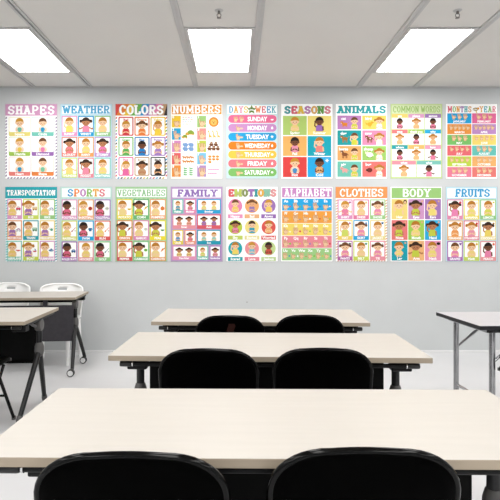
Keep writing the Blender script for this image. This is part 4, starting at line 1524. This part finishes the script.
ry = T2[4]
ch = make_folding_chair('black folding chair in the front row whose backrest peaks nearer the bottom-left corner', chair_pos(129, 451, T1[4]), T1[4])
copy_thing(ch, chair_pos(366.5, 446.8, T1[4]), T1[4], 'largest black folding chair, the second in the front row beside another black chair')
copy_thing(ch, chair_pos(208, 348, ry), ry, 'black folding chair at the middle table, below the family and emotions posters')
copy_thing(ch, chair_pos(323.5, 347.5, ry), ry, 'black folding chair at the middle table, below the alphabet and clothes posters')
c5 = copy_thing(ch, chair_pos(230, 315, T3[4]), T3[4], 'black folding chair with a dark red patch at the table closest to the posters')
copy_thing(ch, chair_pos(310, 314.5, T3[4]), T3[4], 'black folding chair without a patch at the table closest to the posters')
bm = bmesh.new()
pv = [(-.008, .752), (.030, .752), (.036, .735), (.022, .70), (.026, .665), (-.018, .665), (-.022, .705)]
fr = [bm.verts.new((x, ytilt(z) - .0245, z)) for x, z in pv]
bk = [bm.verts.new((x, ytilt(z) - .0150, z)) for x, z in pv]
bm.faces.new(fr)
for k in range(len(pv)):
    bm.faces.new((fr[k], fr[(k + 1) % len(pv)], bk[(k + 1) % len(pv)], bk[k]))
o = obj('patch', bm, M['patch'], c5)
o['label'] = 'dark red patch on the chair back'
copy_thing(ch, (-1.815, 3.38, 0), LA[4], 'black folding chair only partly in view at the cut-off side table')
copy_thing(ch, (1.957, 3.13, 0), math.radians(5), 'black folding chair mostly out of frame beside the white-topped folding table')


# ================================================================== WHITE PLASTIC CHAIRS
def make_plastic_chair(label, loc, rz):
    t = thing('plastic_chair', label, 'chair', loc, rz, 'white plastic chairs')
    # one moulded shell: rows run from the seat front over the seat and up the back (faces -y)
    prof = [(-.21, .425), (-.19, .445), (-.10, .447), (0, .440), (.10, .440), (.155, .455), (.185, .50), (.20, .56), (.213, .62), (.224, .68),
            (.232, .72), (.238, .745), (.244, .77), (.248, .795), (.250, .812)]
    hw = [.19, .205, .212, .215, .212, .208, .208, .212, .218, .222, .224, .223, .218, .204, .170]
    nx = 18
    bm = bmesh.new()
    rows = []
    for (y, z), w in zip(prof, hw):
        row = []
        for k in range(nx + 1):
            u = -1 + 2 * k / nx
            lift = .028 * abs(u) ** 3
            isback = z > .47
            yy = y - (lift * 1.5 if isback else 0)
            zz = z + (0 if isback else lift)
            # soften the top corners
            row.append(bm.verts.new((u * w, yy, zz - (.012 * abs(u) ** 4 if z > .78 else 0))))
        rows.append(row)
    for i, (a, b) in enumerate(zip(rows, rows[1:])):
        for k in range(nx):
            if i == 11 and 7 <= k <= 10:
                continue                      # hand-hole in the back
            bm.faces.new((a[k], a[k + 1], b[k + 1], b[k]))
    sh = obj('seat_shell', bm, M['white_plastic'], t, True)
    so = sh.modifiers.new('solid', 'SOLIDIFY')
    so.thickness = .012
    so.offset = 0
    # raised rim round the back
    rim = [(rows[i][0].co.copy() if False else None) for i in range(1)]
    pts = []
    for (y, z), w in list(zip(prof, hw))[5:]:
        pts.append((w, y - .042, z - (.012 if z > .78 else 0)))
    top = []
    y, z, w = prof[-1][0], prof[-1][1], hw[-1]
    for k in range(1, 8):
        u = 1 - 2 * k / 8
        top.append((u * w, y - .042 * abs(u) ** 3, z - .012 * abs(u) ** 4))
    left = [(-a, b, c) for a, b, c in reversed(pts)]
    obj('rim', tube(pts + top + left, .011, segs=10), M['white_plastic'], t, True)
    for sx in (-1, 1):
        obj('leg', tube([(sx * .125, -.15, .437), (sx * .128, -.18, .2), (sx * .132, -.20, .0)], .02, segs=12, rs=[.026, .021, .017]), M['white_plastic'], t, True)
        obj('leg', tube([(sx * .185, .13, .437), (sx * .195, .17, .2), (sx * .20, .20, .0)], .02, segs=12, rs=[.026, .021, .017]), M['white_plastic'], t, True)
    return t


def plastic_pos(px, Y, rz):
    return (at(px, Y) + math.sin(rz) * .25, Y - math.cos(rz) * .25, 0)


pc = make_plastic_chair('white plastic chair below the transportation poster, cut by the photo edge', plastic_pos(11.5, 5.68, 0.03), 0.03)
copy_thing(pc, plastic_pos(62.5, 5.58, 0.16), 0.16, 'white plastic chair at the table on casters, below the sports poster')


# ================================================================== WHITE FOLDING TABLE
H = .74
ya, yb_ = depth(312, H), depth(326, H)
A = Vector((at(436, ya), ya, 0))
B = Vector((at(480, yb_), yb_, 0))
Dw = (A - B).length
rzt = math.atan2((A - B).y, (A - B).x) - PI / 2
ft = thing('folding_table', 'white-topped folding table with black edge and grey steel legs', 'table', (B.x, B.y, 0), rzt)
Lw = 1.22
bm = bmesh.new()
add_box(bm, 0, Lw, 0, Dw, H - .027, H, bevel=.002)
for f in bm.faces:
    f.material_index = 0 if f.normal.z > .9 else 1
obj('tabletop', bm, [M['table_white'], M['black_edge']], ft)
obj('apron', box(.07, Lw - .07, .05, Dw - .05, H - .055, H - .027, bevel=.003), M['steel'], ft)
for ex in (0, 1):
    xl = .122 if ex == 0 else Lw - .122
    sg = 1 if ex == 0 else -1
    for yl in (.075, Dw - .075):
        lg = obj('leg', tube([(xl, yl, .012), (xl, yl, H - .03)], .0195, segs=14), M['steel'], ft, True)
        obj('foot_cap', lathe([(.014, 0), (.02, .001), (.02, .022), (.0165, .028)], origin=(xl, yl, 0), segs=14), M['black_plastic'], lg, True)
        br = tube([(xl, yl + .021, .47), (xl + sg * .11, yl + .021, .560), (xl + sg * .285, yl + .021, H - .045)], .0098, segs=8)
        add_lathe(br, [(.003, -.012), (.012, -.010), (.012, .010), (.003, .012)], axis='Y', origin=(xl, yl + .012, .47), segs=12)
        add_tube(br, [(xl + sg * .12, yl + .021, .568), (xl + sg * .16, yl + .021, .600)], .0115, segs=8)
        obj('brace', br, M['steel'], ft, True)
    obj('crossbar', tube([(xl, .075, .205), (xl, Dw - .075, .205)], .0105, segs=10), M['steel'], ft, True)

# small nail in the wall just above the far table
t = obj('picture_nail', lathe([(.002, -.001), (.0045, -.004), (.0065, -.010), (.0065, -.012), (.002, -.013)], axis='Y', segs=12), M['brass'], None, True,
        (at(247, WALL_Y), WALL_Y + .001, CAM_H - (302 - CY) * S))
tag(t, 'tiny dark nail head in the bare wall above the table closest to the posters', 'nail')

# ================================================================== CAMERA, WORLD, VIEW
cam = bpy.data.cameras.new('camera')
cam.sensor_width = 36.0
cam.sensor_fit = 'HORIZONTAL'
cam.lens = F / 500.0 * 36.0
cam.shift_x = (250.0 - CX) / 500.0
cam.shift_y = -(250.0 - CY) / 500.0
cam.clip_start = .02
co = bpy.data.objects.new('camera', cam)
COL.objects.link(co)
co.location = (0, 0, CAM_H)
co.rotation_euler = (PI / 2, 0, 0)
SC.camera = co

w = bpy.data.worlds.new('world')
w.use_nodes = True
w.node_tree.nodes['Background'].inputs['Color'].default_value = (.9, .92, .95, 1)
w.node_tree.nodes['Background'].inputs['Strength'].default_value = .3
SC.world = w

SC.view_settings.view_transform = 'Standard'
SC.view_settings.look = 'None'
SC.view_settings.exposure = 0.0
SC.view_settings.gamma = 1.0
